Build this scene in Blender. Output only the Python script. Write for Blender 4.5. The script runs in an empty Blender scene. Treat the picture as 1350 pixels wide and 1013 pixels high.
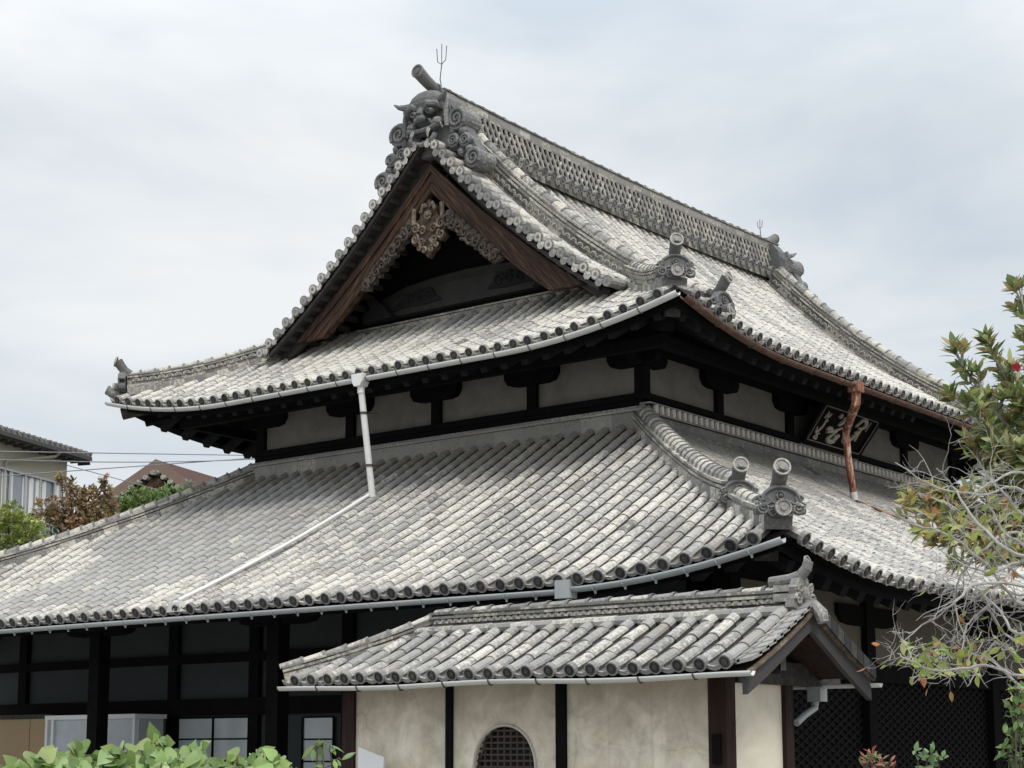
import bpy, math, random
from math import sin, cos, pi, radians, sqrt
from mathutils import Vector, Matrix
V = Vector
rnd = random.Random(11)
sc = bpy.context.scene
col = sc.collection

# ------------------------------------------------------------------ camera
YAW, PITCH, ROLL = 0.6635, 0.15439, -0.00206
FPX, PPY = 2236.29, 640.54
CAM = V((-20.455, -13.563, 1.6286))
fw = V((cos(YAW)*cos(PITCH), sin(YAW)*cos(PITCH), sin(PITCH)))
rt0 = V((sin(YAW), -cos(YAW), 0)); up0 = rt0.cross(fw)
rt = rt0*cos(ROLL)+up0*sin(ROLL); up = -rt0*sin(ROLL)+up0*cos(ROLL)
cam = bpy.data.cameras.new('camera'); camo = bpy.data.objects.new('camera', cam); col.objects.link(camo)
cam.sensor_width = 36; cam.lens = FPX/1350*36; cam.shift_y = (PPY-506.5)/1350
cam.clip_end = 3000; cam.clip_start = .1
M = Matrix((rt, up, -fw)).transposed().to_4x4(); M.translation = CAM
camo.matrix_world = M
sc.camera = camo
def at(u, v, D):           # real position of a thing seen in that direction, D metres away
    return CAM+D*(fw+rt*((u-675)/FPX)-up*((v-PPY)/FPX))

# ------------------------------------------------------------------ world, sun, exposure
SUN_EL, SUN_AZ = radians(52), radians(246)     # azimuth of the sun seen from the hall (mathematical, from +X)
w = bpy.data.worlds.new('World'); sc.world = w; w.use_nodes = True
nt = w.node_tree; nt.nodes.clear()
def wn(t, **k):
    n = nt.nodes.new(t)
    for a, b in k.items(): setattr(n, a, b)
    return n
sky = wn('ShaderNodeTexSky', sky_type='NISHITA', sun_disc=False, sun_elevation=SUN_EL, sun_rotation=pi/2-SUN_AZ)
tc = wn('ShaderNodeTexCoord'); mp = wn('ShaderNodeMapping'); mp.inputs['Scale'].default_value = (1, 1, 2.6)
mp.inputs['Rotation'].default_value = (0.1, 0.25, 0.3)
nz = wn('ShaderNodeTexNoise'); nz.inputs['Scale'].default_value = 3.0; nz.inputs['Detail'].default_value = 6; nz.inputs['Roughness'].default_value = .5
nz.inputs['Distortion'].default_value = .25
rp = wn('ShaderNodeValToRGB'); rp.color_ramp.elements[0].position = .36; rp.color_ramp.elements[1].position = .62
rp.color_ramp.elements[0].color = (4.85, 5.45, 6.05, 1); rp.color_ramp.elements[1].color = (7.2, 7.4, 7.55, 1)
sx = wn('ShaderNodeSeparateXYZ'); mr = wn('ShaderNodeMapRange')
mr.inputs['From Min'].default_value = 0.35; mr.inputs['From Max'].default_value = 1.0; mr.inputs['To Min'].default_value = 1; mr.inputs['To Max'].default_value = 2.3
mul = wn('ShaderNodeMixRGB', blend_type='MULTIPLY'); mul.inputs['Fac'].default_value = 1
mix = wn('ShaderNodeMixRGB'); mix.inputs['Fac'].default_value = .97
bg = wn('ShaderNodeBackground'); bg.inputs['Strength'].default_value = .1
wo = wn('ShaderNodeOutputWorld')
L = nt.links.new
L(tc.outputs['Generated'], mp.inputs['Vector']); L(mp.outputs['Vector'], nz.inputs['Vector']); L(nz.outputs['Fac'], rp.inputs['Fac'])
L(tc.outputs['Generated'], sx.inputs['Vector']); L(sx.outputs['Z'], mr.inputs['Value'])
L(rp.outputs['Color'], mul.inputs['Color1']); L(mr.outputs['Result'], mul.inputs['Color2'])
L(sky.outputs['Color'], mix.inputs['Color1']); L(mul.outputs['Color'], mix.inputs['Color2'])
L(mix.outputs['Color'], bg.inputs['Color']); L(bg.outputs['Background'], wo.inputs['Surface'])
sl = bpy.data.lights.new('sun', 'SUN'); so = bpy.data.objects.new('sun', sl); col.objects.link(so)
sl.energy = 1.7; sl.angle = radians(18); sl.color = (1, .95, .88)
sd = V((cos(SUN_AZ)*cos(SUN_EL), sin(SUN_AZ)*cos(SUN_EL), sin(SUN_EL)))
so.rotation_euler = sd.to_track_quat('Z', 'Y').to_euler(); so.location = (-20, -20, 40)
vs = sc.view_settings; vs.view_transform = 'Standard'; vs.look = 'None'; vs.gamma = 1; vs.exposure = .30
sc.cycles.max_bounces = 6

# ------------------------------------------------------------------ helpers
class MB:
    def __init__(s): s.v = []; s.f = []; s.c = []
    def add(s, vs_, fs, c=(0, 0, 0)):
        b = len(s.v); s.v.extend(vs_)
        for f in fs: s.f.append([i+b for i in f]); s.c.append(c)
    def quad(s, a, b, c_, d, c=(0, 0, 0)): s.add([a, b, c_, d], [(0, 1, 2, 3)], c)
    def box(s, p, q, c=(0, 0, 0)):           # axis box from corner p to corner q
        x0, x1 = sorted((p[0], q[0])); y0, y1 = sorted((p[1], q[1])); z0, z1 = sorted((p[2], q[2]))
        vv = [V((x, y, z)) for z in (z0, z1) for y in (y0, y1) for x in (x0, x1)]
        s.add(vv, BF, c)
    def obox(s, o, ax, ay, az, c=(0, 0, 0)):   # box spanned by three vectors from a corner
        s.add([o+ax*i+ay*j+az*k for k in (0, 1) for j in (0, 1) for i in (0, 1)], BF, c)
    def beam(s, a, b, wd, ht, upv=None, c=(0, 0, 0)):   # box bar between two points
        a = V(a); b = V(b); d = (b-a).normalized(); u = V(upv) if upv else V((0, 0, 1))
        if abs(d.dot(u)) > .99: u = V((1, 0, 0))
        sd_ = d.cross(u).normalized(); u = sd_.cross(d)
        s.obox(a-sd_*wd/2-u*ht/2, b-a, sd_*wd, u*ht, c)
    def tube(s, pts, r, n=8, cap=True, c=(0, 0, 0)):
        pts = [V(p) for p in pts]; m = len(pts)
        rs = r if isinstance(r, (list, tuple)) else [r]*m
        ref = V((0, 0, 1)); vv = []
        t0 = (pts[1]-pts[0]).normalized()
        if abs(t0.dot(ref)) > .9: ref = V((1, 0, 0))
        x = t0.cross(ref).normalized()
        for i, p in enumerate(pts):
            t = (pts[min(i+1, m-1)]-pts[max(i-1, 0)])
            t = t.normalized() if t.length > 1e-9 else t0
            x = x-t*x.dot(t); x = x.normalized() if x.length > 1e-6 else t.orthogonal().normalized()
            y = t.cross(x)
            vv += [p+(x*cos(2*pi*k/n)+y*sin(2*pi*k/n))*rs[i] for k in range(n)]
        ff = [(i*n+k, i*n+(k+1) % n, (i+1)*n+(k+1) % n, (i+1)*n+k) for i in range(m-1) for k in range(n)]
        if cap: ff += [tuple(range(n-1, -1, -1)), tuple((m-1)*n+k for k in range(n))]
        s.add(vv, ff, c)
    def sweep(s, pts, prof, upv=None, close=True, c=(0, 0, 0), cap=True):  # profile (side, up) along a path, one colour or list per segment
        pts = [V(p) for p in pts]; m = len(pts); n = len(prof); vv = []
        for i, p in enumerate(pts):
            t = (pts[min(i+1, m-1)]-pts[max(i-1, 0)]).normalized()
            sd_ = t.cross(V((0, 0, 1))).normalized() if not upv else t.cross(V(upv)).normalized()
            u = sd_.cross(t)
            vv += [p+sd_*a+u*b for a, b in prof]
        kk = n if close else n-1
        ff = [(i*n+k, i*n+(k+1) % n, (i+1)*n+(k+1) % n, (i+1)*n+k) for i in range(m-1) for k in range(kk)]
        if cap and close: ff += [tuple(range(n-1, -1, -1)), tuple((m-1)*n+k for k in range(n))]
        s.add(vv, ff, c)
    def disc(s, ctr, axis, r, depth=.03, n=12, c=(0, 0, 0), c2=None):       # roof end tile: rim, recess and boss, facing along axis
        a = V(axis).normalized(); x = a.orthogonal().normalized(); y = a.cross(x); ctr = V(ctr); vv = []
        for rr, h in ((r, -depth), (r, 0), (r*.8, 0), (r*.74, -.013), (r*.42, -.013), (r*.36, .003)):
            vv += [ctr+a*h+(x*cos(2*pi*k/n)+y*sin(2*pi*k/n))*rr for k in range(n)]
        f1 = [(i*n+k, i*n+(k+1) % n, (i+1)*n+(k+1) % n, (i+1)*n+k) for i in range(2) for k in range(n)]
        f2 = [(i*n+k, i*n+(k+1) % n, (i+1)*n+(k+1) % n, (i+1)*n+k) for i in range(2, 5) for k in range(n)]+[tuple(5*n+k for k in range(n))]
        b = len(s.v); s.v.extend(vv)
        for f in f1: s.f.append([i+b for i in f]); s.c.append(c)
        for f in f2: s.f.append([i+b for i in f]); s.c.append(c2 or c)
    def prism(s, outline, o, ax, ay, az, c=(0, 0, 0)):   # 2-D outline on axes ax, ay, thickness vector az
        n = len(outline)
        vv = [o+ax*a+ay*b for a, b in outline]+[o+ax*a+ay*b+az for a, b in outline]
        s.add(vv, [tuple(range(n-1, -1, -1)), tuple(range(n, 2*n))]+[(k, (k+1) % n, n+(k+1) % n, n+k) for k in range(n)], c)
    def ball(s, p, rx, ry, rz, ax=None, n=10, m=7, c=(0, 0, 0)):
        p = V(p); X, Y, Z = ax or (V((1, 0, 0)), V((0, 1, 0)), V((0, 0, 1)))
        vv = [p+X*rx*sin(pi*i/m)*cos(2*pi*k/n)+Y*ry*sin(pi*i/m)*sin(2*pi*k/n)+Z*rz*cos(pi*i/m) for i in range(m+1) for k in range(n)]
        s.add(vv, [(i*n+k, i*n+(k+1) % n, (i+1)*n+(k+1) % n, (i+1)*n+k) for i in range(m) for k in range(n)], c)
    def spiral(s, o, ax, ay, r, turns, tr, th0=0, sg=1, c=(0, 0, 0)):  # a scroll lying in the plane ax, ay
        pts = []
        N = int(14*turns)
        for i in range(N+1):
            t = i/N; th = th0+sg*t*turns*2*pi; rr = r*(1-t*.86)
            pts.append(o+(ax*cos(th)+ay*sin(th))*rr)
        s.tube(pts, [tr*(1-.5*i/N) for i in range(N+1)], 6, True, c)
    def build(s, name, m, parent=None, smooth=False, label=None):
        me = bpy.data.meshes.new(name); me.from_pydata(s.v, [], s.f)
        ca = me.color_attributes.new('Col', 'FLOAT_COLOR', 'CORNER')
        d = []
        for f, c in zip(s.f, s.c): d += [c[0], c[1], c[2], 1.0]*len(f)
        ca.data.foreach_set('color', d)
        if smooth: me.polygons.foreach_set('use_smooth', [True]*len(me.polygons))
        me.materials.append(m); me.update()
        o = bpy.data.objects.new(name, me); col.objects.link(o)
        if parent: put(o, parent)
        if label: o['label'] = label
        return o
BF = [(0, 2, 3, 1), (4, 5, 7, 6), (0, 1, 5, 4), (2, 6, 7, 3), (0, 4, 6, 2), (1, 3, 7, 5)]
BASE = {}
def put(o, parent):
    o.parent = parent
    b = BASE.get(parent.name, V((0, 0, 0)))
    o.matrix_parent_inverse = Matrix.Translation(-b)
    BASE[o.name] = V((0, 0, 0))
def thing(name, label, cat, loc=(0, 0, 0), group=None):
    o = bpy.data.objects.new(name, None); col.objects.link(o); o.location = loc; o.empty_display_size = .3
    BASE[o.name] = V(loc); o['label'] = label; o['category'] = cat
    if group: o['group'] = group
    return o
def tag(o, label, cat, group=None):
    o['label'] = label; o['category'] = cat
    if group: o['group'] = group
    return o
def struct(o): o['kind'] = 'structure'; return o

# ------------------------------------------------------------------ materials
def mat(name):
    m = bpy.data.materials.new(name); m.use_nodes = True; t = m.node_tree
    return m, t, t.nodes['Principled BSDF']
def N(t, typ, ins=None, **k):
    n = t.nodes.new(typ)
    for a, b in k.items(): setattr(n, a, b)
    for a, b in (ins or {}).items():
        if hasattr(b, 'is_linked') or isinstance(b, bpy.types.NodeSocket): t.links.new(b, n.inputs[a])
        else: n.inputs[a].default_value = b
    return n
def noise(t, scale, detail=4, rough=.55, vec=None, stretch=None, dist=0):
    tcn = N(t, 'ShaderNodeTexCoord'); src = tcn.outputs['Object']
    if stretch:
        mpn = N(t, 'ShaderNodeMapping', {'Vector': src, 'Scale': stretch}); src = mpn.outputs['Vector']
    return N(t, 'ShaderNodeTexNoise', {'Vector': src, 'Scale': scale, 'Detail': detail, 'Roughness': rough, 'Distortion': dist}).outputs['Fac']
def ramp(t, fac, stops):
    r = N(t, 'ShaderNodeValToRGB', {'Fac': fac}); cr = r.color_ramp
    while len(cr.elements) < len(stops): cr.elements.new(.5)
    for e, (p, c) in zip(cr.elements, stops):
        e.position = p; e.color = (*c, 1) if len(c) == 3 else c
    return r.outputs['Color']
def mixc(t, fac, a, b, typ='MIX'):
    n = N(t, 'ShaderNodeMixRGB', blend_type=typ)
    for k, x in (('Fac', fac), ('Color1', a), ('Color2', b)):
        if isinstance(x, bpy.types.NodeSocket): t.links.new(x, n.inputs[k])
        elif isinstance(x, tuple): n.inputs[k].default_value = (*x, 1)
        else: n.inputs[k].default_value = x
    return n.outputs['Color']
def math_(t, op, a, b=0.0, c=None):
    n = N(t, 'ShaderNodeMath', operation=op)
    for i, x in enumerate((a, b, c)):
        if x is None: continue
        if isinstance(x, bpy.types.NodeSocket): t.links.new(x, n.inputs[i])
        else: n.inputs[i].default_value = x
    return n.outputs[0]
def bump(t, bs, h, strength=.3, dist=.02):
    b = N(t, 'ShaderNodeBump', {'Height': h, 'Strength': strength, 'Distance': dist}); t.links.new(b.outputs['Normal'], bs.inputs['Normal'])
def tile_material(name, dark, light, cream, brown, gain=1.0):
    # Col.r = tone of the single tile, Col.g = how much lichen it carries, Col.b = brown sheltered clay
    m, t, bs = mat(name)
    at_ = N(t, 'ShaderNodeVertexColor', layer_name='Col'); s = N(t, 'ShaderNodeSeparateColor', {'Color': at_.outputs['Color']})
    R, G, B = s.outputs[0], s.outputs[1], s.outputs[2]
    base = mixc(t, R, dark, light)
    base = mixc(t, B, base, brown)
    base = mixc(t, math_(t, 'MULTIPLY', noise(t, 1.1, 3), .35), base, (dark[0]*1.3, dark[1]*1.25, dark[2]*1.15))
    n1 = noise(t, 21, 6, .7); n2 = noise(t, 55, 3, .6); n3 = noise(t, 26, 4, .6, dist=.6)
    f = math_(t, 'MULTIPLY', N(t, 'ShaderNodeMapRange', {'Value': math_(t, 'ADD', n1, math_(t, 'MULTIPLY', math_(t, 'SUBTRACT', G, .5), .55)), 'From Min': .45, 'From Max': .63}).outputs[0], .85)
    base = mixc(t, f, base, mixc(t, noise(t, 5, 2), cream, (cream[0]*.93, cream[1]*.88, cream[2]*.78)))
    d = N(t, 'ShaderNodeMapRange', {'Value': n3, 'From Min': .54, 'From Max': .70}).outputs[0]
    base = mixc(t, math_(t, 'MULTIPLY', d, .6), base, (dark[0]*.75, dark[1]*.72, dark[2]*.68))
    tan = N(t, 'ShaderNodeMapRange', {'Value': noise(t, 6.5, 5, .65, dist=.4), 'From Min': .56, 'From Max': .68}).outputs[0]
    base = mixc(t, math_(t, 'MULTIPLY', tan, .45), base, (light[0]*1.02, light[1]*.90, light[2]*.70))
    base = mixc(t, math_(t, 'MULTIPLY', n2, .35), base, (.12, .12, .115))
    recess_shade = N(t, 'ShaderNodeMapRange', {'Value': R, 'From Min': 0.0, 'From Max': .13, 'To Min': .12, 'To Max': 1.0}).outputs[0]   # painted shade: lowest tones go near-black in troughs, joints and recesses
    base = mixc(t, 1.0, base, recess_shade, 'MULTIPLY')
    t.links.new(base, bs.inputs['Base Color']); bs.inputs['Roughness'].default_value = .72
    bump(t, bs, math_(t, 'ADD', n1, math_(t, 'MULTIPLY', n2, .5)), .35, .012)
    return m
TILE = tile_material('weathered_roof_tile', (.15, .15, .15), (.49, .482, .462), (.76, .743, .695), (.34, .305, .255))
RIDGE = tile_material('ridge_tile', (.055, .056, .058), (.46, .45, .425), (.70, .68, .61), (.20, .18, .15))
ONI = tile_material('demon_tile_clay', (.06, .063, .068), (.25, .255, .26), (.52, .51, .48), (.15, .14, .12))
def plain(name, c, rough=.6, var=.25, scale=6, bmp=.15, metallic=0, stretch=None, spec=.5):
    m, t, bs = mat(name); n = noise(t, scale, 5, .6, stretch=stretch)
    t.links.new(mixc(t, n, tuple(x*(1-var) for x in c), tuple(min(1, x*(1+var)) for x in c)), bs.inputs['Base Color'])
    bs.inputs['Roughness'].default_value = rough; bs.inputs['Metallic'].default_value = metallic
    bs.inputs['Specular IOR Level'].default_value = spec
    if bmp: bump(t, bs, noise(t, scale*4, 3, stretch=stretch), bmp, .01)
    return m
DARK = plain('black_aged_wood', (.0075, .0072, .0075), .9, .6, 5, .2, spec=.08)
RAFT = plain('rafter_end_wood', (.022, .022, .024), .9, .5, 9, .2, spec=.1)
def wood(name, c1, c2, c3, stretch, scale=5):
    m, t, bs = mat(name)
    n = noise(t, scale, 6, .65, stretch=stretch, dist=.5); n2 = noise(t, 1.3, 3)
    cc = ramp(t, n, [(.3, c1), (.52, c2), (.72, c3)])
    t.links.new(mixc(t, math_(t, 'MULTIPLY', n2, .5), cc, c1), bs.inputs['Base Color']); bs.inputs['Roughness'].default_value = .8
    bs.inputs['Specular IOR Level'].default_value = .25
    bump(t, bs, n, .4, .01); return m
def barge_wood():
    m, t, bs = mat('brown_barge_wood')
    sx_ = N(t, 'ShaderNodeSeparateXYZ', {'Vector': N(t, 'ShaderNodeTexCoord').outputs['Object']})
    ay = math_(t, 'ABSOLUTE', math_(t, 'SUBTRACT', sx_.outputs['Y'], 4.0))
    along = math_(t, 'SUBTRACT', sx_.outputs['Z'], math_(t, 'MULTIPLY', ay, .87)); across = math_(t, 'ADD', math_(t, 'MULTIPLY', sx_.outputs['Z'], .87), ay)
    v_ = N(t, 'ShaderNodeCombineXYZ', {'X': math_(t, 'MULTIPLY', along, .5), 'Y': math_(t, 'MULTIPLY', across, 9.0), 'Z': sx_.outputs['X']})
    n_ = N(t, 'ShaderNodeTexNoise', {'Vector': v_.outputs[0], 'Scale': 2.4, 'Detail': 6, 'Roughness': .65}).outputs['Fac']; n2_ = noise(t, 1.6, 3)
    c_ = ramp(t, n_, [(.34, (.02, .012, .009)), (.54, (.075, .042, .028)), (.74, (.27, .165, .105))])
    t.links.new(mixc(t, math_(t, 'MULTIPLY', n2_, .5), c_, (.03, .018, .013)), bs.inputs['Base Color']); bs.inputs['Roughness'].default_value = .8
    bs.inputs['Specular IOR Level'].default_value = .25; bump(t, bs, n_, .4, .01); return m
BARGE_L = barge_wood()
CARVE = wood('pale_carved_wood', (.06, .042, .03), (.19, .145, .11), (.42, .36, .29), (3, 3, 3), 4)
POST = wood('reddish_post_wood', (.014, .008, .007), (.032, .016, .013), (.06, .034, .028), (9, 9, .7), 3)
GREYW = wood('grey_weathered_wood', (.03, .028, .027), (.07, .065, .062), (.14, .13, .12), (3, 3, 3), 4)
def plaster(name, base, stain, top, topz, amount, dark=.5):
    m, t, bs = mat(name)
    n = noise(t, 1.7, 6, .62, dist=.7); n2 = noise(t, 7, 5, .65); n3 = noise(t, 2.6, 6, .7, dist=.5)
    f = N(t, 'ShaderNodeMapRange', {'Value': math_(t, 'ADD', math_(t, 'MULTIPLY', n, .75), math_(t, 'MULTIPLY', n2, .25)), 'From Min': .40, 'From Max': .62}).outputs[0]
    c = mixc(t, math_(t, 'MULTIPLY', f, amount), base, stain)
    g = N(t, 'ShaderNodeMapRange', {'Value': n3, 'From Min': .50, 'From Max': .66}).outputs[0]
    c = mixc(t, math_(t, 'MULTIPLY', g, amount*dark), c, tuple(x*.45 for x in stain))
    # splash-stained band that has soaked in along the top of the wall
    ob = N(t, 'ShaderNodeSeparateXYZ', {'Vector': N(t, 'ShaderNodeTexCoord').outputs['Object']})
    h = N(t, 'ShaderNodeMapRange', {'Value': math_(t, 'ADD', ob.outputs['Z'], math_(t, 'MULTIPLY', n, .7)), 'From Min': topz-.05, 'From Max': topz+.45}).outputs[0]
    c = mixc(t, math_(t, 'MULTIPLY', h, top), c, tuple(x*.8 for x in stain))
    # hairline cracks and narrow run marks
    vo = N(t, 'ShaderNodeTexVoronoi', {'Vector': N(t, 'ShaderNodeMixRGB', {'Fac': .12, 'Color1': N(t, 'ShaderNodeTexCoord').outputs['Object'], 'Color2': N(t, 'ShaderNodeTexNoise', {'Scale': 5.0, 'Detail': 5.0}).outputs['Color']}).outputs['Color'], 'Scale': 1.1}, feature='DISTANCE_TO_EDGE')
    ck = N(t, 'ShaderNodeMapRange', {'Value': vo.outputs['Distance'], 'From Min': .0, 'From Max': .007, 'To Min': .3, 'To Max': 0.0}).outputs[0]
    c = mixc(t, math_(t, 'MULTIPLY', ck, N(t, 'ShaderNodeMapRange', {'Value': n, 'From Min': .48, 'From Max': .55}).outputs[0]), c, tuple(x*.35 for x in stain))
    run = N(t, 'ShaderNodeMapRange', {'Value': noise(t, 1.0, 4, .6, stretch=(9, 9, .4)), 'From Min': .60, 'From Max': .75}).outputs[0]
    c = mixc(t, math_(t, 'MULTIPLY', run, .3*amount), c, tuple(x*.6 for x in stain))
    t.links.new(c, bs.inputs['Base Color']); bs.inputs['Roughness'].default_value = .9; bump(t, bs, n2, .2, .01)
    return m
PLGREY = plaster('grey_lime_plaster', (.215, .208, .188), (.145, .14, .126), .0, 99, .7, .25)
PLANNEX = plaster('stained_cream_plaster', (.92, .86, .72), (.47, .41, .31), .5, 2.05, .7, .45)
PLSIDE = plaster('clean_cream_plaster', (.88, .82, .68), (.55, .49, .38), .25, 2.35, .35, .3)
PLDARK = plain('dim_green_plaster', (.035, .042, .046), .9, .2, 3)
PVC = plain('pale_gutter_plastic', (.56, .57, .55), .45, .12, 4, .03)
PVCG = plain('grey_gutter_plastic', (.36, .39, .40), .45, .15, 4, .03)
PVCW = plain('white_pipe_plastic', (.74, .74, .73), .45, .16, 5, .02)
RUST = None
m, t, bs = mat('rusty_metal')
n = noise(t, 6, 6, .7, stretch=(2.2, 2.2, .45), dist=.4); cc = ramp(t, n, [(.32, (.05, .024, .018)), (.44, (.12, .05, .032)), (.53, (.31, .115, .05)), (.62, (.47, .40, .34))])
t.links.new(cc, bs.inputs['Base Color']); bs.inputs['Roughness'].default_value = .75; bump(t, bs, n, .3, .01); RUSTP = m
RUST = wood('brown_oxidised_gutter', (.055, .033, .026), (.12, .068, .05), (.22, .135, .095), (2, 2, 2), 5)
STRAP = plain('dark_gutter_strap', (.07, .06, .05), .7)
GOLD = plain('faded_gilt_paint', (.40, .37, .30), .6, .3, 14)
def glassy(name, c, rough=.15, scale=3):
    m, t, bs = mat(name); n = noise(t, scale, 2)
    t.links.new(mixc(t, n, tuple(x*.75 for x in c), tuple(x*1.2 for x in c)), bs.inputs['Base Color'])
    bs.inputs['Roughness'].default_value = rough; return m
PANE = glassy('frosted_pane', (.52, .58, .60), .12, 1.2)
GLASSD = glassy('screen_glass', (.46, .50, .55), .3)
WHITE = plain('white_painted_frame', (.78, .79, .80), .5, .05, 3, 0)
BEIGE = plain('beige_board', (.42, .31, .18), .8, .12, 2)
def leafmat(name, rough=.45, trans=.25):
    m, t, bs = mat(name); a = N(t, 'ShaderNodeVertexColor', layer_name='Col'); n = noise(t, 30, 2)
    c = mixc(t, math_(t, 'MULTIPLY', n, .18), a.outputs['Color'], (.02, .03, .012))
    t.links.new(c, bs.inputs['Base Color']); bs.inputs['Roughness'].default_value = rough
    if trans:
        tr = N(t, 'ShaderNodeBsdfTranslucent'); t.links.new(c, tr.inputs['Color'])
        mx = N(t, 'ShaderNodeMixShader', {'Fac': trans}); out = t.nodes['Material Output']
        t.links.new(bs.outputs[0], mx.inputs[1]); t.links.new(tr.outputs[0], mx.inputs[2]); t.links.new(mx.outputs[0], out.inputs['Surface'])
    return m
LEAF = leafmat('leaf', .4, .38); BARK = plain('grey_bark', (.34, .33, .31), .9, .4, 14, .3); BARKD = plain('brown_bark', (.10, .08, .06), .9, .3, 14, .3)
#==REST==
# ------------------------------------------------------------------ the setting
def ground():
    b = MB(); n = 24; R = 900
    xs = [-R, -300, -100]+[-60+6*i for i in range(32)]+[200, 400, R]
    vv = []; nx = len(xs)
    for y in xs:
        for x in xs: vv.append(V((x, y, 0)))
    b.add(vv, [(j*nx+i, j*nx+i+1, (j+1)*nx+i+1, (j+1)*nx+i) for j in range(nx-1) for i in range(nx-1)])
    m, t, bs = mat('gravel_ground'); n1 = noise(t, 3, 4); n2 = noise(t, 60, 4, .7)
    t.links.new(ramp(t, math_(t, 'ADD', math_(t, 'MULTIPLY', n1, .4), math_(t, 'MULTIPLY', n2, .6)), [(.35, (.16, .15, .13)), (.6, (.34, .32, .29))]), bs.inputs['Base Color'])
    bs.inputs['Roughness'].default_value = .95; bump(t, bs, n2, .5, .02)
    struct(b.build('ground', m))
    h = MB(); vv = []; K = 22
    for j in range(K):
        for i in range(K):
            x = -2+i*3.2; y = 15+j*3.2
            e = min(i, 3)/3*min(j, 3)/3*min(K-1-i, 3)/3*min(K-1-j, 3)/3
            vv.append(V((x, y, -.1+e*(4.0+.5*sin(x*.4)+.4*cos(y*.33)))))
    h.add(vv, [(j*K+i, j*K+i+1, (j+1)*K+i+1, (j+1)*K+i) for j in range(K-1) for i in range(K-1)])
    struct(h.build('hillside', plain('hillside_earth', (.09, .10, .05), .95, .4, 2), None, True))
ground()

# ------------------------------------------------------------------ the temple hall
LX, LY = 11.0, 8.0
E1, E2 = 1.87, 5.1
def zu(s): return 7.30+.377*s+.061*s*s
def zl(s): return 3.50+.46*s+.0196*s*s
def liftu(d, s): return .40*max(0, 1-max(0, d)/3.1)**2*max(0, 1-s/4.2)**1.5
def liftl(d, s): return .36*max(0, 1-max(0, d)/2.9)**2*max(0, 1-s/5.1)**1.3
def surf(face, E, zf, lf):
    # e runs along the eave (world coordinate), s inwards from the eave line
    X1, Y1 = LX+E, LY+E
    def f(e, s, off=0.0):
        if face in 'LR': d = min(e+E, Y1-e)-s
        else: d = min(e+E, X1-e)-s
        z = zf(s)+lf(d, s)+off
        if face == 'L': return V((-E+s, e, z))
        if face == 'R': return V((X1-s, e, z))
        if face == 'F': return V((e, -E+s, z))
        return V((e, Y1-s, z))
    return f
def tile_rows(b, f, rows, pitch, r, seg, colf, disc=True, pan=True, discmb=None, rough=.012):
    n = 6
    for e, s1 in rows:
        k = 0; s0 = -.03
        if s1 < .12: continue
        U = (f(e+.02, .5*s1)-f(e-.02, .5*s1)); U.z = U.z; U.normalize()
        je = rnd.uniform(-.006, .006)
        while s0 < s1-.04:
            sa, sb = s0, min(s0+seg+.02, s1)
            p0, p1 = f(e+je, sa), f(e+je, sb); D = (p1-p0).normalized(); Nn = U.cross(D)
            if Nn.z < 0: Nn = -Nn
            j2 = rnd.uniform(-rough, rough)
            c = colf(e, sa)
            p0 = p0+Nn*(.042+abs(j2)*.4)+U*j2*.6; p1 = p1+Nn*.036
            r0, r1 = r*1.02, r*.955
            H_ = .78
            vv = [p0+U*(cos(pi*i/n)*r0)+Nn*(sin(pi*i/n)*r0*H_) for i in range(n+1)]+[p1+U*(cos(pi*i/n)*r1)+Nn*(sin(pi*i/n)*r1*H_) for i in range(n+1)]
            b.add(vv, [(i, i+1, n+2+i, n+1+i) for i in range(n)], c)
            lo = Nn*.055                       # foot of the tile in the trough, its shade painted near-black
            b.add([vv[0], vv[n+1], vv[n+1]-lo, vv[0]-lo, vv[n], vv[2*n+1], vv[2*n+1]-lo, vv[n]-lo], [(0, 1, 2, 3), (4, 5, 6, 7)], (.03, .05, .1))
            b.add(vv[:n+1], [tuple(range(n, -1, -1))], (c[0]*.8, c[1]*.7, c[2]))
            if k == 0 and disc:
                cd = (c[0]*.5, max(0, c[1]-.3), 0); b.disc(p0-Nn*.004-D*.05, -D, r*1.04, .06, 12, cd, (cd[0]*.12, cd[1]*.3, 0))
            # trough tile to the +e side
            if pan:
                e2 = e+pitch; c2 = colf(e+pitch*.5, sa); c2 = (c2[0]*.12, c2[1]*.3, c2[2]*.5)  # tone cut down: shade of the gap painted into the trough
                q0, q1 = f(e+pitch/2, sa), f(e+pitch/2, sb); hw = pitch/2-r*.55
                pr = [(-1, .024), (-.55, -.004), (0, -.014), (.55, -.004), (1, .024)]
                vv = [q0+U*(a*hw)+Nn*(h+.018) for a, h in pr]+[q1+U*(a*hw)+Nn*(h-.006) for a, h in pr]+[q0+U*(a*hw)+Nn*(h-.012) for a, h in pr]
                b.add(vv, [(i, i+1, 6+i, 5+i) for i in range(4)], c2)
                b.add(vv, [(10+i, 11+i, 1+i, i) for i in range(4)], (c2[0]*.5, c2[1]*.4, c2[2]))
                if k == 0 and disc:
                    dn = -Nn*.085
                    lip = [q0-D*.025+U*(a*hw*1.05)+Nn*(h+.02) for a, h in pr]; low = [q0-D*.02+U*(a*hw*1.0)+Nn*(h*.85-.022) for a, h in pr]
                    ck = (min(1, c[0]*.8), c[1]*.7, 0); c2 = (c[0]*.9, c[1]*.8, 0)
                    b.add(lip+low, [(i+1, i, 5+i, 6+i) for i in range(4)], ck)
                    b.add(lip+vv[:5], [(i, i+1, 6+i, 5+i) for i in range(4)], c2)
            s0 += seg; k += 1
from mathutils.noise import noise as noise_
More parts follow.
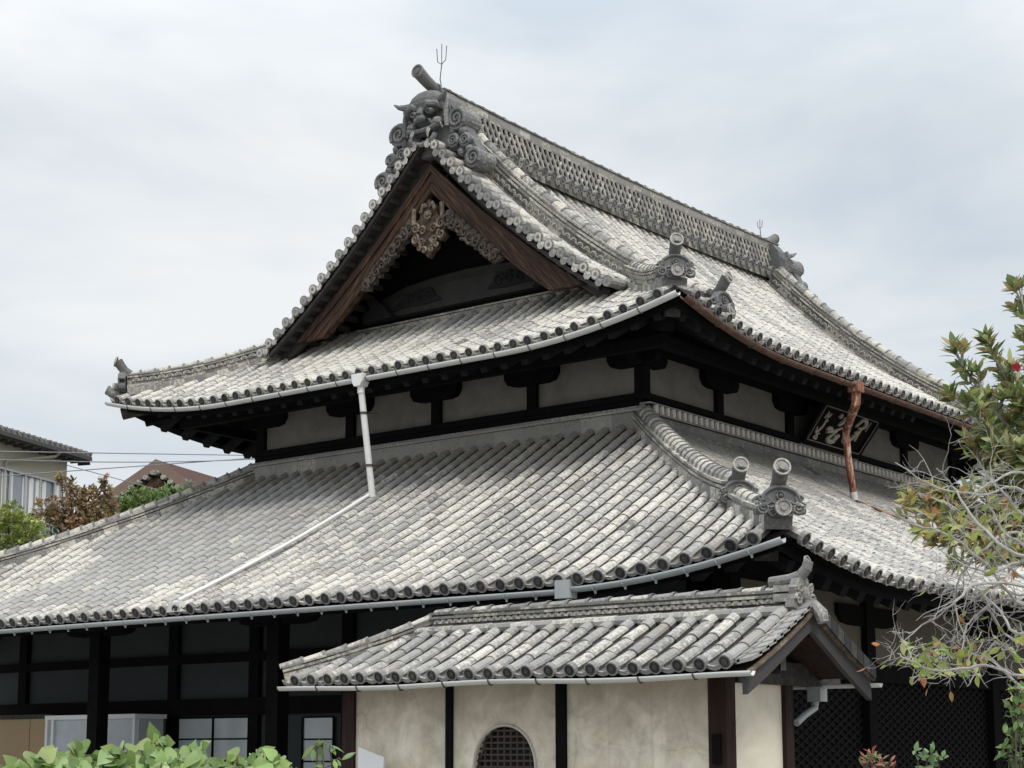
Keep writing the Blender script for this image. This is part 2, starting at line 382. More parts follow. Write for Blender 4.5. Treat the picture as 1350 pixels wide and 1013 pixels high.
def weathered(e, s, lich=.62):
    h = rnd.random(); q = noise_(V((e*.9, s*.9, lich*7)))*.30+noise_(V((e*3.1, s*1.3, 3)))*.18
    lich += q+noise_(V((e*41.3, .5, 2)))*.13+noise_(V((e*2.6, s*.33, 6)))*.16-.03; tone = .62+.25*noise_(V((e*1.7, s*.7, 9)))+.20*(rnd.random()-.5)-(.38 if rnd.random() < .05 else 0)
    return (min(1, max(.05, tone)), min(1, max(0, lich+rnd.uniform(-.16, .14))), .08 if h < .9 else .55)
def col_upper(e, s): return weathered(e, s, .66)
def smooth01(x): x = max(0, min(1, x)); return x*x*(3-2*x)
def col_lower_left(e, s):
    # rows of newer blue-grey tiles towards the left, brown sheltered clay near the wall
    edge = 4.85+.25*sin(s*2.1)+.35*sin(s*5.3+e); edge2 = 9.2+.5*sin(s*2.7)+.5*(s-3)*.2
    if edge+(.5 if s < 1.1 else 0) < e < edge2 and .45 < s < 4.35+.25*sin(e*3):
        if rnd.random() > .07: return (.82+rnd.uniform(-.16, .16), .06+rnd.random()*.25, 0)
    sh = smooth01((s-3.55+.3*sin(e*1.3)+rnd.uniform(-.35, .35))/.7)
    c = weathered(e, s, .60-.42*sh)
    return (c[0]*(1-.1*sh), c[1], max(c[2], .8*sh*rnd.uniform(.6, 1)))
def col_lower_right(e, s):
    sh = smooth01((s-3.0+rnd.uniform(-.4, .4))/.9)
    c = weathered(e, s, .58-.40*sh)
    return (c[0]*(1-.1*sh), c[1], max(c[2], .6*sh*rnd.uniform(.6, 1)))

hall = thing('temple_hall', 'large two-tiered temple hall with weathered grey tile roofs, dark timber and a carved gable', 'temple', (0, 0, 0))
WALLX = .9                                     # plane of the recessed gable wall
fL, fF = surf('L', E1, zu, liftu), surf('F', E1, zu, liftu)
fR, fB = surf('R', E1, zu, liftu), surf('B', E1, zu, liftu)
gL, gF = surf('L', E2, zl, liftl), surf('F', E2, zl, liftl)
gR, gB = surf('R', E2, zl, liftl), surf('B', E2, zl, liftl)
P1 = .272
b = MB()
nrow = int((LY+2*E1)/P1)
rows = []
for i in range(nrow+1):
    e = -E1+.02+i*(LY+2*E1-.04)/nrow; rows.append((e, min(e+E1, LY+E1-e, WALLX+E1+.05)))
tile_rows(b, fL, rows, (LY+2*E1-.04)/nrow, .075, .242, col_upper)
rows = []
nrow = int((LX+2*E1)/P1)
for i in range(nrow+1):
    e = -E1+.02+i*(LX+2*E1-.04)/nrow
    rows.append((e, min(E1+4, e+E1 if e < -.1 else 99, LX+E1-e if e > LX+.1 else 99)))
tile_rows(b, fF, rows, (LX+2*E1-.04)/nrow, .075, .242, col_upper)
# plain tiled slopes on the far sides
def sheet(b, f, e0, e1, s0f, s1f, ne, ns, off, c):
    vv = []
    for i in range(ne+1):
        e = e0+(e1-e0)*i/ne; a, z = s0f(e), s1f(e)
        for j in range(ns+1): vv.append(f(e, a+(z-a)*j/ns, off))
    b.add(vv, [(i*(ns+1)+j, (i+1)*(ns+1)+j, (i+1)*(ns+1)+j+1, i*(ns+1)+j+1) for i in range(ne) for j in range(ns)], c)
z0 = lambda e: 0
cl = lambda lo, hi, mx: (lambda e: max(0, min(e-lo, hi-e, mx)))
mainb = lambda e: min(E1+4, e+E1 if e < -.1 else 99, LX+E1-e if e > LX+.1 else 99)
def main_sheets(b, f, off, c):
    sheet(b, f, -E1, -.1, z0, lambda e: max(0, e+E1), 8, 8, off, c); sheet(b, f, -.1, LX+.1, z0, lambda e: E1+4, 60, 12, off, c)
    sheet(b, f, LX+.1, LX+E1, z0, lambda e: max(0, LX+E1-e), 8, 8, off, c)
main_sheets(b, fB, .03, (.5, .5, .1))
sheet(b, fR, -E1, LY+E1, z0, cl(-E1, LY+E1, 2.8), 60, 6, .03, (.5, .5, .1))
upper_roof = b.build('upper_roof', TILE, hall)
b = MB(); P2 = .276
nrow = int((LY+2*E2)/P2); pt = (LY+2*E2-.04)/nrow
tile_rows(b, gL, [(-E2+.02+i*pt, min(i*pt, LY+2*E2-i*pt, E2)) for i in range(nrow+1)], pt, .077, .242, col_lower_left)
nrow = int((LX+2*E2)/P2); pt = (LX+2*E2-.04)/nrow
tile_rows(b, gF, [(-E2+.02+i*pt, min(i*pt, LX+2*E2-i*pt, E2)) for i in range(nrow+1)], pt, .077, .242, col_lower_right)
sheet(b, gB, -E2, LX+E2, z0, cl(-E2, LX+E2, E2), 80, 10, .03, (.45, .5, .1))
sheet(b, gR, -E2, LY+E2, z0, cl(-E2, LY+E2, E2), 60, 10, .03, (.45, .5, .1))
lower_roof = b.build('lower_roof', TILE, hall)

# ---- eaves: boards under the tiles, eave fascia, rafters
def eave_boards(name, fs, E, mx, off, parent):
    b = MB()
    for f, lo, hi in fs:
        if mx[f] is mainb: main_sheets(b, f, off, (0, 0, 0))
        else: sheet(b, f, lo, hi, z0, mx[f], 60, 8, off, (0, 0, 0))
        # fascia: two stepped boards under the tile ends
        for s_, h, o2 in ((.04, .07, -.02), (.14, .16, -.08)):
            vv = []
            n = 60
            for i in range(n+1):
                e = lo+s_+(hi-lo-2*s_)*i/n
                p = f(e, s_, o2); vv += [p, p-V((0, 0, h)), f(e, s_+.12, o2)-V((0, 0, h))]
            b.add(vv, [x for i in range(n) for x in ((i*3, i*3+1, i*3+4, i*3+3), (i*3+1, i*3+2, i*3+5, i*3+4))])
    return b.build(name, DARK, parent)
c28 = cl(-E1, LY+E1, WALLX+E1)
upper_eaves = eave_boards('upper_eaves', ((fL, -E1, LY+E1), (fF, -E1, LX+E1), (fR, -E1, LY+E1), (fB, -E1, LX+E1)), E1, {fL: c28, fR: c28, fF: mainb, fB: mainb}, -.05, hall)
cl5 = cl(-E2, LY+E2, E2-.02); cl5x = cl(-E2, LX+E2, E2-.02)
lower_eaves = eave_boards('lower_eaves', ((gL, -E2, LY+E2), (gF, -E2, LX+E2), (gR, -E2, LY+E2), (gB, -E2, LX+E2)), E2, {gL: cl5, gR: cl5, gF: cl5x, gB: cl5x}, -.05, hall)
def rafter(f, e, s0, s1, drop, wd, ht, parent):
    b = MB(); a = f(e, s0, -drop); z = f(e, s1, -drop)
    b.beam(a, z, wd, ht); return b.build('rafter', RAFT, parent)
i = 0
for k in range(29):                      # gable side of the upper eaves
    e = -1.3+k*.379
    if -1.4 < e < 9.4: rafter(fL, e, .30, min(1.9, e+E1, LY+E1-e), .27, .12, .13, upper_eaves)
for k in range(20):                      # plaque side
    e = -1.3+k*.379; rafter(fF, e, .30, min(1.9, e+E1), .27, .12, .13, upper_eaves)
for k in range(9):                       # far-left end of the eaves, seen against the sky
    e = -.9+k*.5; rafter(fB, e, .26, min(1.9, e+E1), .34, .12, .13, upper_eaves)
for k in range(12):
    e = -4.2+k*.42; rafter(gF, e, .42, min(2.2, e+E2), .34, .15, .15, lower_eaves)
for k in range(9):
    e = -4.2+k*.42; rafter(gL, e, .42, min(2.2, e+E2), .34, .15, .15, lower_eaves)
def hip_beam(cx, cy, sx, sy, f, L0, L1, drop, wd, ht, parent):
    # diagonal beam under a corner, stepped end
    for dd, l, hh in ((drop, L0, ht), (drop+ht+.01, L0+.28, ht*1.15)):
        b = MB()
        def P(d): return V((cx+sx*d, cy+sy*d, f(d)-dd))
        b.beam(P(l), P(L1), wd, hh); b.build('hip_beam', GREYW if dd == drop else DARK, parent)
def corner(f, yedge):      # height along a hip at distance d from the corner
    return lambda d: f(yedge(d), d).z
hip_beam(-E1, -E1, 1, 1, corner(fL, lambda d: -E1+d), .30, 1.9, .30, .2, .16, upper_eaves)
hip_beam(-E1, LY+E1, 1, -1, corner(fL, lambda d: LY+E1-d), .14, 1.9, .30, .2, .17, upper_eaves)
hip_beam(-E2, -E2, 1, 1, corner(gL, lambda d: -E2+d), .46, 2.2, .34, .26, .18, lower_eaves)

# ---- upper wall: plaster panels, posts, sill beams, boat-shaped brackets
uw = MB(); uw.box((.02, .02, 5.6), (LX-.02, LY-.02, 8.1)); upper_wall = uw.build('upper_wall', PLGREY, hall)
YP = [0.0, 2.0, 3.95, 5.85, 8.0]; XP = [0.0, 2.15, 4.43, 6.6, 8.83, 11.0]
def post(p, q, name='post', m=DARK, parent=None):
    b = MB(); b.box(p, q); return b.build(name, m, parent)
for y in YP: post((-.06, y-.09, 6.30), (.10, y+.09, 7.75), 'post', DARK, upper_wall)
for x in XP[1:]: post((x-.09, -.06, 6.30), (x+.09, .10, 7.75), 'post', DARK, upper_wall)
def bracket(p, d, L_, parent):
    b = MB(); d = V(d); n = V((-d.y, d.x, 0))
    ol = [(-L_, .26), (-L_, .13), (-L_*.86, .03), (-L_*.6, 0), (L_*.6, 0), (L_*.86, .03), (L_, .13), (L_, .26)]
    b.prism(ol, V(p)-n*.08, d, V((0, 0, 1)), n*.16); return b.build('bracket_arm', DARK, parent)
for y in YP[1:-1]: bracket((-.03, y, 7.20), (0, 1, 0), .5, upper_wall)
for x in XP[1:-1]: bracket((x, -.03, 7.20), (1, 0, 0), .5, upper_wall)
bracket((-.03, .1, 7.22), (0, 1, 0), .45, upper_wall); bracket((.1, -.03, 7.22), (1, 0, 0), .45, upper_wall); bracket((-.03, 7.9, 7.22), (0, 1, 0), .5, upper_wall)
for nm, p, q in (('sill_beam', (-.13, -.13, 6.70), (.05, LY+.13, 6.80)), ('sill_beam', (.051, -.13, 6.70), (LX+.13, .05, 6.80)),
                 ('base_beam', (-.09, -.09, 6.35), (.04, LY+.09, 6.70)), ('base_beam', (.041, -.09, 6.35), (LX+.09, .04, 6.70)),
                 ('head_beam', (-.14, -.14, 7.46), (.06, LY+.14, 7.98)), ('head_beam', (.061, -.14, 7.46), (LX+.14, .06, 7.98)),
                 ('purlin', (-1.0, -1.05, 7.20), (-.86, LY+1.05, 7.36)), ('purlin', (-.85, -1.0, 7.20), (LX+1, -.86, 7.36)), ('purlin', (-.85, LY+.86, 7.20), (LX+1, LY+1.0, 7.36))):
    post(p, q, nm, DARK, upper_wall)
# ---- ridges: stacked flat courses, ornament band, round cap tiles
def frames(pts):
    out = []
    for i, p in enumerate(pts):
        t = (pts[min(i+1, len(pts)-1)]-pts[max(i-1, 0)]).normalized(); sd_ = t.cross(V((0, 0, 1))).normalized(); out.append((p, t, sd_, sd_.cross(t)))
    return out
def resample(pts, step):
    pts = [V(p) for p in pts]; d = [0]
    for a, c in zip(pts, pts[1:]): d.append(d[-1]+(c-a).length)
    n = max(2, round(d[-1]/step)); out = []; j = 0
    for i in range(n+1):
        t = d[-1]*i/n
        while j < len(d)-2 and d[j+1] < t: j += 1
        k = (t-d[j])/max(1e-9, d[j+1]-d[j]); out.append(pts[j].lerp(pts[j+1], k))
    return out
def stacked_ridge(name, pts, courses, capr, parent, m=RIDGE, capseg=.27, band=None, lich=.55, step=.3, capc=None):
    """courses: (half width, z0, z1, tone)"""
    b = MB(); P = resample(pts, step); FR = frames(P)
    for hw, za, zb, tone in courses:
        for (p, t, s, u), (p2, t2, s2, u2) in zip(FR, FR[1:]):
            jt = tone+rnd.uniform(-.12, .12); o = rnd.uniform(0, .006); c = (max(0, jt), max(0, lich+rnd.uniform(-.35, .2)), rnd.random()*.3)
            vv = [p+s*hw+u*za, p+s*(hw+o)+u*zb, p-s*(hw+o)+u*zb, p-s*hw+u*za, p2+s2*hw+u2*za, p2+s2*(hw+o)+u2*zb, p2-s2*(hw+o)+u2*zb, p2-s2*hw+u2*za]
            b.add(vv, [(0, 1, 5, 4), (1, 2, 6, 5), (2, 3, 7, 6)], c)
        for k in (0, -1):
            p, t, s, u = FR[k]; b.add([p+s*hw+u*za, p+s*hw+u*zb, p-s*hw+u*zb, p-s*hw+u*za], [(0, 1, 2, 3) if k else (3, 2, 1, 0)], (tone, .3, 0))
    if capr:
        ct = courses[-1][2]; C2 = resample(pts, capseg); F2 = frames(C2)
        for (p, t, s, u), (p2, t2, s2, u2) in zip(F2, F2[1:]):
            c = capc() if capc else (.6+rnd.uniform(-.25, .2), .62+rnd.uniform(-.3, .25), 0); n = 6
            r0, r1 = capr*1.06, capr*.95
            a0 = p+u*(ct-.01); a1 = p2+t2*.02+u2*(ct-.015)
            vv = [a0+s*cos(pi*i/n)*r0+u*sin(pi*i/n)*r0 for i in range(n+1)]+[a1+s2*cos(pi*i/n)*r1+u2*sin(pi*i/n)*r1 for i in range(n+1)]
            b.add(vv, [(i, i+1, n+2+i, n+1+i) for i in range(n)], c); b.add(vv, [tuple(range(n, -1, -1)), tuple(range(n+1, 2*n+2))], (c[0]*.4, c[1]*.3, 0))
            # raised collar at each joint
            r2 = capr*1.16
            vv = [a0+s*cos(pi*i/n)*r2+u*sin(pi*i/n)*r2+t*k for k in (0, .035) for i in range(n+1)]
            b.add(vv, [(i, i+1, n+2+i, n+1+i) for i in range(n)]+[tuple(range(n, -1, -1)), tuple(range(n+1, 2*n+2))], (c[0]*.55, c[1]*.4, 0))
    if band:
        zc, rr, hw, sp = band; B2 = resample(pts, sp); F2 = frames(B2)
        for p, t, s, u in F2[1:-1]:
            for sg in (1, -1):
                o = p+u*(zc-rr*.45)+s*sg*(hw+.012)
                b.tube([o+t*rr*cos(pi*i/6)+u*rr*sin(pi*i/6) for i in range(7)], .016, 5, False, (.75, .6, .1))
                b.tube([o+t*rr*.45*cos(pi*i/4)+u*rr*.45*sin(pi*i/4) for i in range(5)], .014, 4, False, (.5, .4, .1))
    return b.build(name, m, parent)

# main ridge
ZR = 11.60
RX0, RX1 = -.08, 11.2
def sag(x): return .10*((x-5.7)/5.8)**2
rp_ = [V((RX0+(RX1-RX0)*i/24, 4, ZR+sag(RX0+(RX1-RX0)*i/24))) for i in range(25)]
stacked_ridge('main_ridge', rp_, [(.30, -.12, .02, .3), (.24, .02, .06, .5), (.20, .06, .14, .2), (.235, .14, .19, .5), (.17, .19, .56, .0), (.22, .56, .60, .35), (.19, .60, .75, .62), (.215, .75, .775, .3)], .12, upper_roof, capseg=.3, lich=.42,
              capc=lambda: (.6+rnd.uniform(-.2, .2), .5+rnd.uniform(-.3, .25), 0))
b = MB()                         # woven lattice of slanted tile strips on both faces of the ridge
for sg in (-1, 1):
    b = MB(); n = 74
    for i in range(n):
        x = .05+i*(RX1-RX0-.3)/n
        z = ZR+sag(x)
        y = 4+sg*.185
        for d, dy, lc in ((1, .0, .25), (-1, .018*sg, 1.0)):
            a = V((x-d*.115, y+dy, z+.185)); c_ = V((x+d*.115, y+dy, z+.565))
            dirv = (c_-a).normalized(); sd_ = V((0, 1, 0)).cross(dirv).normalized()
            n_ = 4; vv = []
            for q in (a, c_):
                vv += [q+sd_*(.028*cos(pi*k/n_))+V((0, sg*.03*sin(pi*k/n_), 0)) for k in range(n_+1)]
            b.add(vv, [(k, k+1, n_+2+k, n_+1+k) for k in range(n_)], (lc+rnd.uniform(-.2, .2), .45+rnd.uniform(-.3, .3), rnd.random()*.3))
    b.build('ridge_lattice', RIDGE, upper_roof)
b = MB()                         # projecting round tile ends under the ridge
for sg in (-1, 1):
    b = MB()
    for i in range(43):
        x = .25+i*.268; z = ZR+sag(x)-.01
        p = V((x, 4+sg*.46, z+.02)); dr = V((0, sg, -.28)).normalized()
        tone = .45+rnd.uniform(-.2, .2)
        b.tube([p-dr*.24, p], .068, 10, False, (tone, .35+rnd.uniform(-.3, .3), 0)); b.disc(p, dr, .078, .03, 12, (tone*.8, .3, 0), (tone*.5, .1, 0))
        # drooping trough end between two discs
        q = p+V((.134, -sg*.02, -.05)); U = V((1, 0, 0)); W_ = dr.cross(U).normalized(); W_ = W_ if W_.z > 0 else -W_
        vv = [q+U*a*.075+W_*h for a, h in ((-1, .03), (0, -.005), (1, .03), (.8, -.045), (0, -.085), (-.8, -.045))]
        vv2 = [v_-dr*.03 for v_ in vv]
        b.add(vv+vv2, [(0, 1, 4, 5), (1, 2, 3, 4)]+[(k, (k+1) % 6, 6+(k+1) % 6, 6+k) for k in range(6)], (.5, .35, 0))
    b.build('ridge_eave_tiles', RIDGE, upper_roof)

# verge: cross-laid round tiles along the gable slopes, flat rows beside them, descending ridges
def main_slope(y): return zu(min(y, LY-y)+E1)
for gx, dx in ((0.0, -1), (LX, 1)):
    b = MB()
    for side in (0, 1):
        y = .30; k = 0
        while y < 3.72:
            yy = y if side == 0 else LY-y; z = main_slope(y)+.07
            dz = (main_slope(y+.05)-main_slope(y-.05))/.1; al = V((0, 1, dz)).normalized() if side == 0 else V((0, -1, dz)).normalized()
            nn = V((dx, 0, 0)).cross(al).normalized(); nn = nn if nn.z > 0 else -nn
            p = V((gx+dx*(.42+rnd.uniform(-.015, .015)), yy, z)); q = V((gx-dx*.12, yy, z+.03))
            c = (.5+rnd.uniform(-.25, .25), .6+rnd.uniform(-.35, .3), 0)
            d1 = (q-p).normalized()
            b.tube([p, p+d1*.26], [.082, .075], 10, True, c); c2 = (.5+rnd.uniform(-.25, .25), .6+rnd.uniform(-.35, .3), 0)
            b.tube([p+d1*.25, q], [.083, .076], 10, True, c2)
            b.disc(p, -d1, .088, .03, 12, (c[0]*.55, .15, 0), (c[0]*.32, .05, 0))
            # trough tile between two rounds, with a drooping end
            m0 = p+al*.13-nn*.055; m1 = q+al*.13-nn*.055; c3 = (c[0]*.7, c[1]*.7, 0)
            vv = [m0-al*.075+nn*.04, m0, m0+al*.075+nn*.04, m1-al*.075+nn*.04, m1, m1+al*.075+nn*.04, m0-al*.06-nn*.06, m0-nn*.09, m0+al*.06-nn*.06]
            b.add(vv, [(0, 1, 4, 3), (1, 2, 5, 4), (0, 6, 7, 1), (1, 7, 8, 2)], c3)
            y += .262/sqrt(1+dz*dz)
    b.build('verge_tiles', TILE, upper_roof)
    for side in (0, 1):
        fy = (lambda y: y) if side == 0 else (lambda y: LY-y)
        kx = gx-dx*.15
        pts = [V((kx, fy(y), main_slope(y)+.07)) for y in [3.75-.23*i for i in range(16)]]
        stacked_ridge('verge_roll', pts, [(.075, -.1, .02, .5)], .085, upper_roof, TILE, .27, lich=.6)
        kx = gx-dx*.42
        ys = [3.75-.25*i for i in range(19)]
        pts = [V((kx, fy(y), main_slope(y)+.05+(.10 if y < -.5 else 0)*(-.5-y))) for y in ys]
        stacked_ridge('descending_ridge', pts, [(.19, -.1, .06, .45), (.15, .06, .10, .2), (.12, .10, .27, .18), (.16, .27, .305, .5), (.13, .305, .33, .2), (.16, .33, .365, .55), (.13, .365, .39, .2), (.155, .39, .42, .5)], .10, upper_roof, capseg=.27, band=(.185, .06, .12, .16))
# corner (hip) ridges of the upper roof
def hip_path(sx, sy, f, E, d0, d1, off, n=14, curl=0):
    out = []
    for i in range(n+1):
        d = d0+(d1-d0)*i/n
        x = -E+d if sx < 0 else LX+E-d; y = -E+d if sy < 0 else LY+E-d
        z = f(y, d).z+off+curl*max(0, (1-(d-d1)/1.2))**2*(1 if d-d1 < 1.2 else 0)
        out.append(V((x, y, z)))
    return out
for sx, sy, f in ((-1, -1, fL), (-1, 1, fL), (1, -1, fR), (1, 1, fR)):
    stacked_ridge('corner_ridge', hip_path(sx, sy, f, E1, 2.35, .22, .03, curl=.06), [(.17, -.1, .06, .45), (.13, .06, .09, .2), (.11, .09, .21, .3), (.145, .21, .24, .5), (.115, .24, .255, .2), (.14, .255, .28, .6)], .085, upper_roof, capseg=.26, band=(.165, .055, .11, .15), step=.2)
# hip ridges of the lower roof
for sx, sy, f in ((-1, -1, gL), (-1, 1, gL), (1, -1, gR), (1, 1, gR)):
    stacked_ridge('corner_ridge', hip_path(sx, sy, f, E2, 5.05, 1.35, .03, curl=.07), [(.17, -.1, .06, .4), (.14, .06, .08, .1), (.165, .08, .11, .55), (.13, .11, .13, .15), (.16, .13, .165, .5)], .115, lower_roof, capseg=.22, step=.25)
    stacked_ridge('corner_ridge', hip_path(sx, sy, f, E2, 1.5, .12, .03, curl=.05), [(.15, -.1, .05, .4), (.12, .05, .08, .2), (.14, .08, .12, .5)], .085, lower_roof, capseg=.24, step=.2)
# flat flashing course where the lower roof meets the wall
pz = zl(E2)
for a, c_, nm in ((V((-.15, -.15, pz)), V((-.15, LY+.15, pz)), 0), (V((-.15, -.15, pz)), V((LX+.15, -.15, pz)), 1)):
    n = 30; pts = [a.lerp(c_, i/n) for i in range(n+1)]
    if nm == 0:
        stacked_ridge('wall_flashing', pts, [(.05, -.1, .15, .75), (.085, .15, .185, .8), (.04, .185, .23, .6)], .0, lower_roof, lich=.3, step=.55)
    else:
        o = stacked_ridge('wall_flashing', pts, [(.05, -.1, .10, .3), (.10, .10, .13, .5), (.03, .13, .255, .0), (.09, .255, .28, .5)], .0, lower_roof, lich=.2, step=.3)
        b = MB(); b.tube([V((.05, -.205, pz+.13)), V((.05, -.205, pz+.253))], .047, 8, True, (1, 1.4, 0)); st = b.build('flashing_stud', TILE, lower_roof)
        for i in range(1, 72):
            c2 = st.copy(); col.objects.link(c2); c2.location.x += i*.155
# small course along the foot of the gable wall
pts = [V((WALLX-.02, .9+i*.25, zu(WALLX+E1)+.02)) for i in range(26)]
stacked_ridge('gable_flashing', pts, [(.05, -.1, .05, .7), (.03, .05, .07, .3), (.06, .07, .10, .75)], 0, upper_roof, lich=.5, step=.3)

# ---- ornamental end tiles
def end_tile(name, o, fwd, sc_=1.0, parent=None, tilt=0, disc=True, tori=True, label=None):
    b = MB(); F = V(fwd).normalized(); S = V((0, 0, 1)).cross(F).normalized(); Z = V((0, 0, 1)); o = V(o); k = sc_
    g = lambda: (.4+rnd.uniform(-.2, .25), .25+rnd.uniform(-.2, .3), 0)
    half = [(0, .40), (.09, .385), (.17, .33), (.22, .27), (.33, .215), (.35, .19), (.27, .17), (.21, .175), (.24, .12), (.30, .10), (.37, .04), (.36, -.02), (.28, -.03), (.2, .0), (.12, -.06), (0, -.08)]
    ol = [(a*k, c_*k) for a, c_ in half]+[(-a*k, c_*k) for a, c_ in half[-2:0:-1]]
    b.prism(ol, o-F*.06*k, S, Z, F*.12*k, (.30, .25, 0))
    b.tube([o+F*.07*k+S*(.27*k*cos(pi*i/10))+Z*(.16*k+.2*k*sin(pi*i/10)) for i in range(11)], .028*k, 6, True, (.45, .2, 0))
    for sg in (1, -1):
        b.tube([o+F*.065*k+S*sg*k*(.27+.05*cos(2*pi*i/10))+Z*k*(.20+.035*sin(2*pi*i/10)) for i in range(11)], .02*k, 5, False, (.5, .35, 0))
        b.spiral(o+F*.07*k+S*sg*.25*k+Z*.06*k, S*sg, Z, .09*k, 1.6, .024*k, .3, -1, g())
        b.spiral(o+F*.07*k+S*sg*.13*k-Z*.0*k, S*sg, Z, .07*k, 1.4, .02*k, 2.2, 1, g())
        b.tube([o+F*.07*k+S*sg*k*(.09+.28*i/6)+Z*k*(.13+.022*sin(i*1.9)) for i in range(7)], .018*k, 5, True, g())
        b.tube([o+F*.07*k+S*sg*k*(.06+.2*i/5)+Z*k*(.085+.02*sin(i*1.7+1)) for i in range(6)], .016*k, 5, True, g())
    for i in range(12):
        a = 2*pi*i/12; b.ball(o+F*.075*k+Z*.235*k+S*.055*k*cos(a)+Z*.055*k*sin(a), .017*k, .017*k, .017*k, n=6, m=4, c=g())
    b.ball(o+F*.08*k+Z*.235*k, .028*k, .028*k, .028*k, n=8, m=5, c=g())
    r = b.build(name, ONI, parent, label=label)
    if disc:
        b = MB(); q = o+F*.22*k+Z*.05*k; b.tube([o-F*.05+Z*.07*k, q], .082, 14, False, (.3, .1, 0)); b.disc(q, F+Z*.02, .088, .03, 16, (.95, .42, 0), (.75, .25, 0)); b.build('round_end_tile', RIDGE, parent)
    if tori:
        b = MB(); pts = [o-F*.14*k+Z*.34*k, o-F*.02*k+Z*.42*k, o+F*.06*k+Z*.52*k, o+F*.13*k+Z*.63*k]
        b.tube(pts, [.078, .08, .083, .086], 14, False, (.12, .05, 0)); dv = (pts[-1]-pts[-2]).normalized()*.3+F*.9
        b.disc(pts[-1]+F*.05, dv, .094, .03, 16, (.95, .45, 0), (.75, .25, 0)); b.build('crest_cylinder', RIDGE, parent)
    return r
dg = V((-1, -1, 0)).normalized(); dgl = V((-1, 1, 0)).normalized()
end_tile('demon_tile', (-1.68, -1.68, 7.93), dg, .74, upper_roof)
end_tile('demon_tile', (-1.72, LY+1.72, 7.86), dgl, .82, upper_roof)
end_tile('demon_tile', (LX+1.7, -1.7, 7.88), (1, -1, 0), .82, upper_roof)
end_tile('demon_tile', (.42, -1.13, zu(.74)+.30), (0, -1, .0), .85, upper_roof)
end_tile('demon_tile', (LX-.42, -1.13, zu(.74)+.30), (0, -1, .0), .85, upper_roof)
end_tile('demon_tile', (-5.02, -5.02, 4.05), dg, .74, lower_roof)
end_tile('demon_tile', (-3.86, -3.86, 4.40), dg, .66, lower_roof, disc=False)
end_tile('demon_tile', (-5.02, LY+5.02, 4.03), dgl, .95, lower_roof)
def corner_tile(o, d, parent):
    b = MB(); o = V(o); d = V(d).normalized(); Z = V((0, 0, 1))
    b.tube([o-d*.30-Z*.02, o-d*.1, o+d*.06+Z*.05, o+d*.16+Z*.12], [.08, .082, .082, .078], 12, False, (.4, .3, 0)); b.disc(o+d*.165+Z*.123, d+Z*.4, .085, .03, 14, (.4, .2, 0), (.05, .1, 0)); b.build('corner_end_tile', RIDGE, parent)
corner_tile((-1.80, LY+1.80, 7.74), dgl, upper_roof); corner_tile((LX+1.8, -1.8, 7.74), (1, -1, 0), upper_roof)
corner_tile((-5.06, LY+5.06, 3.92), dgl, lower_roof)
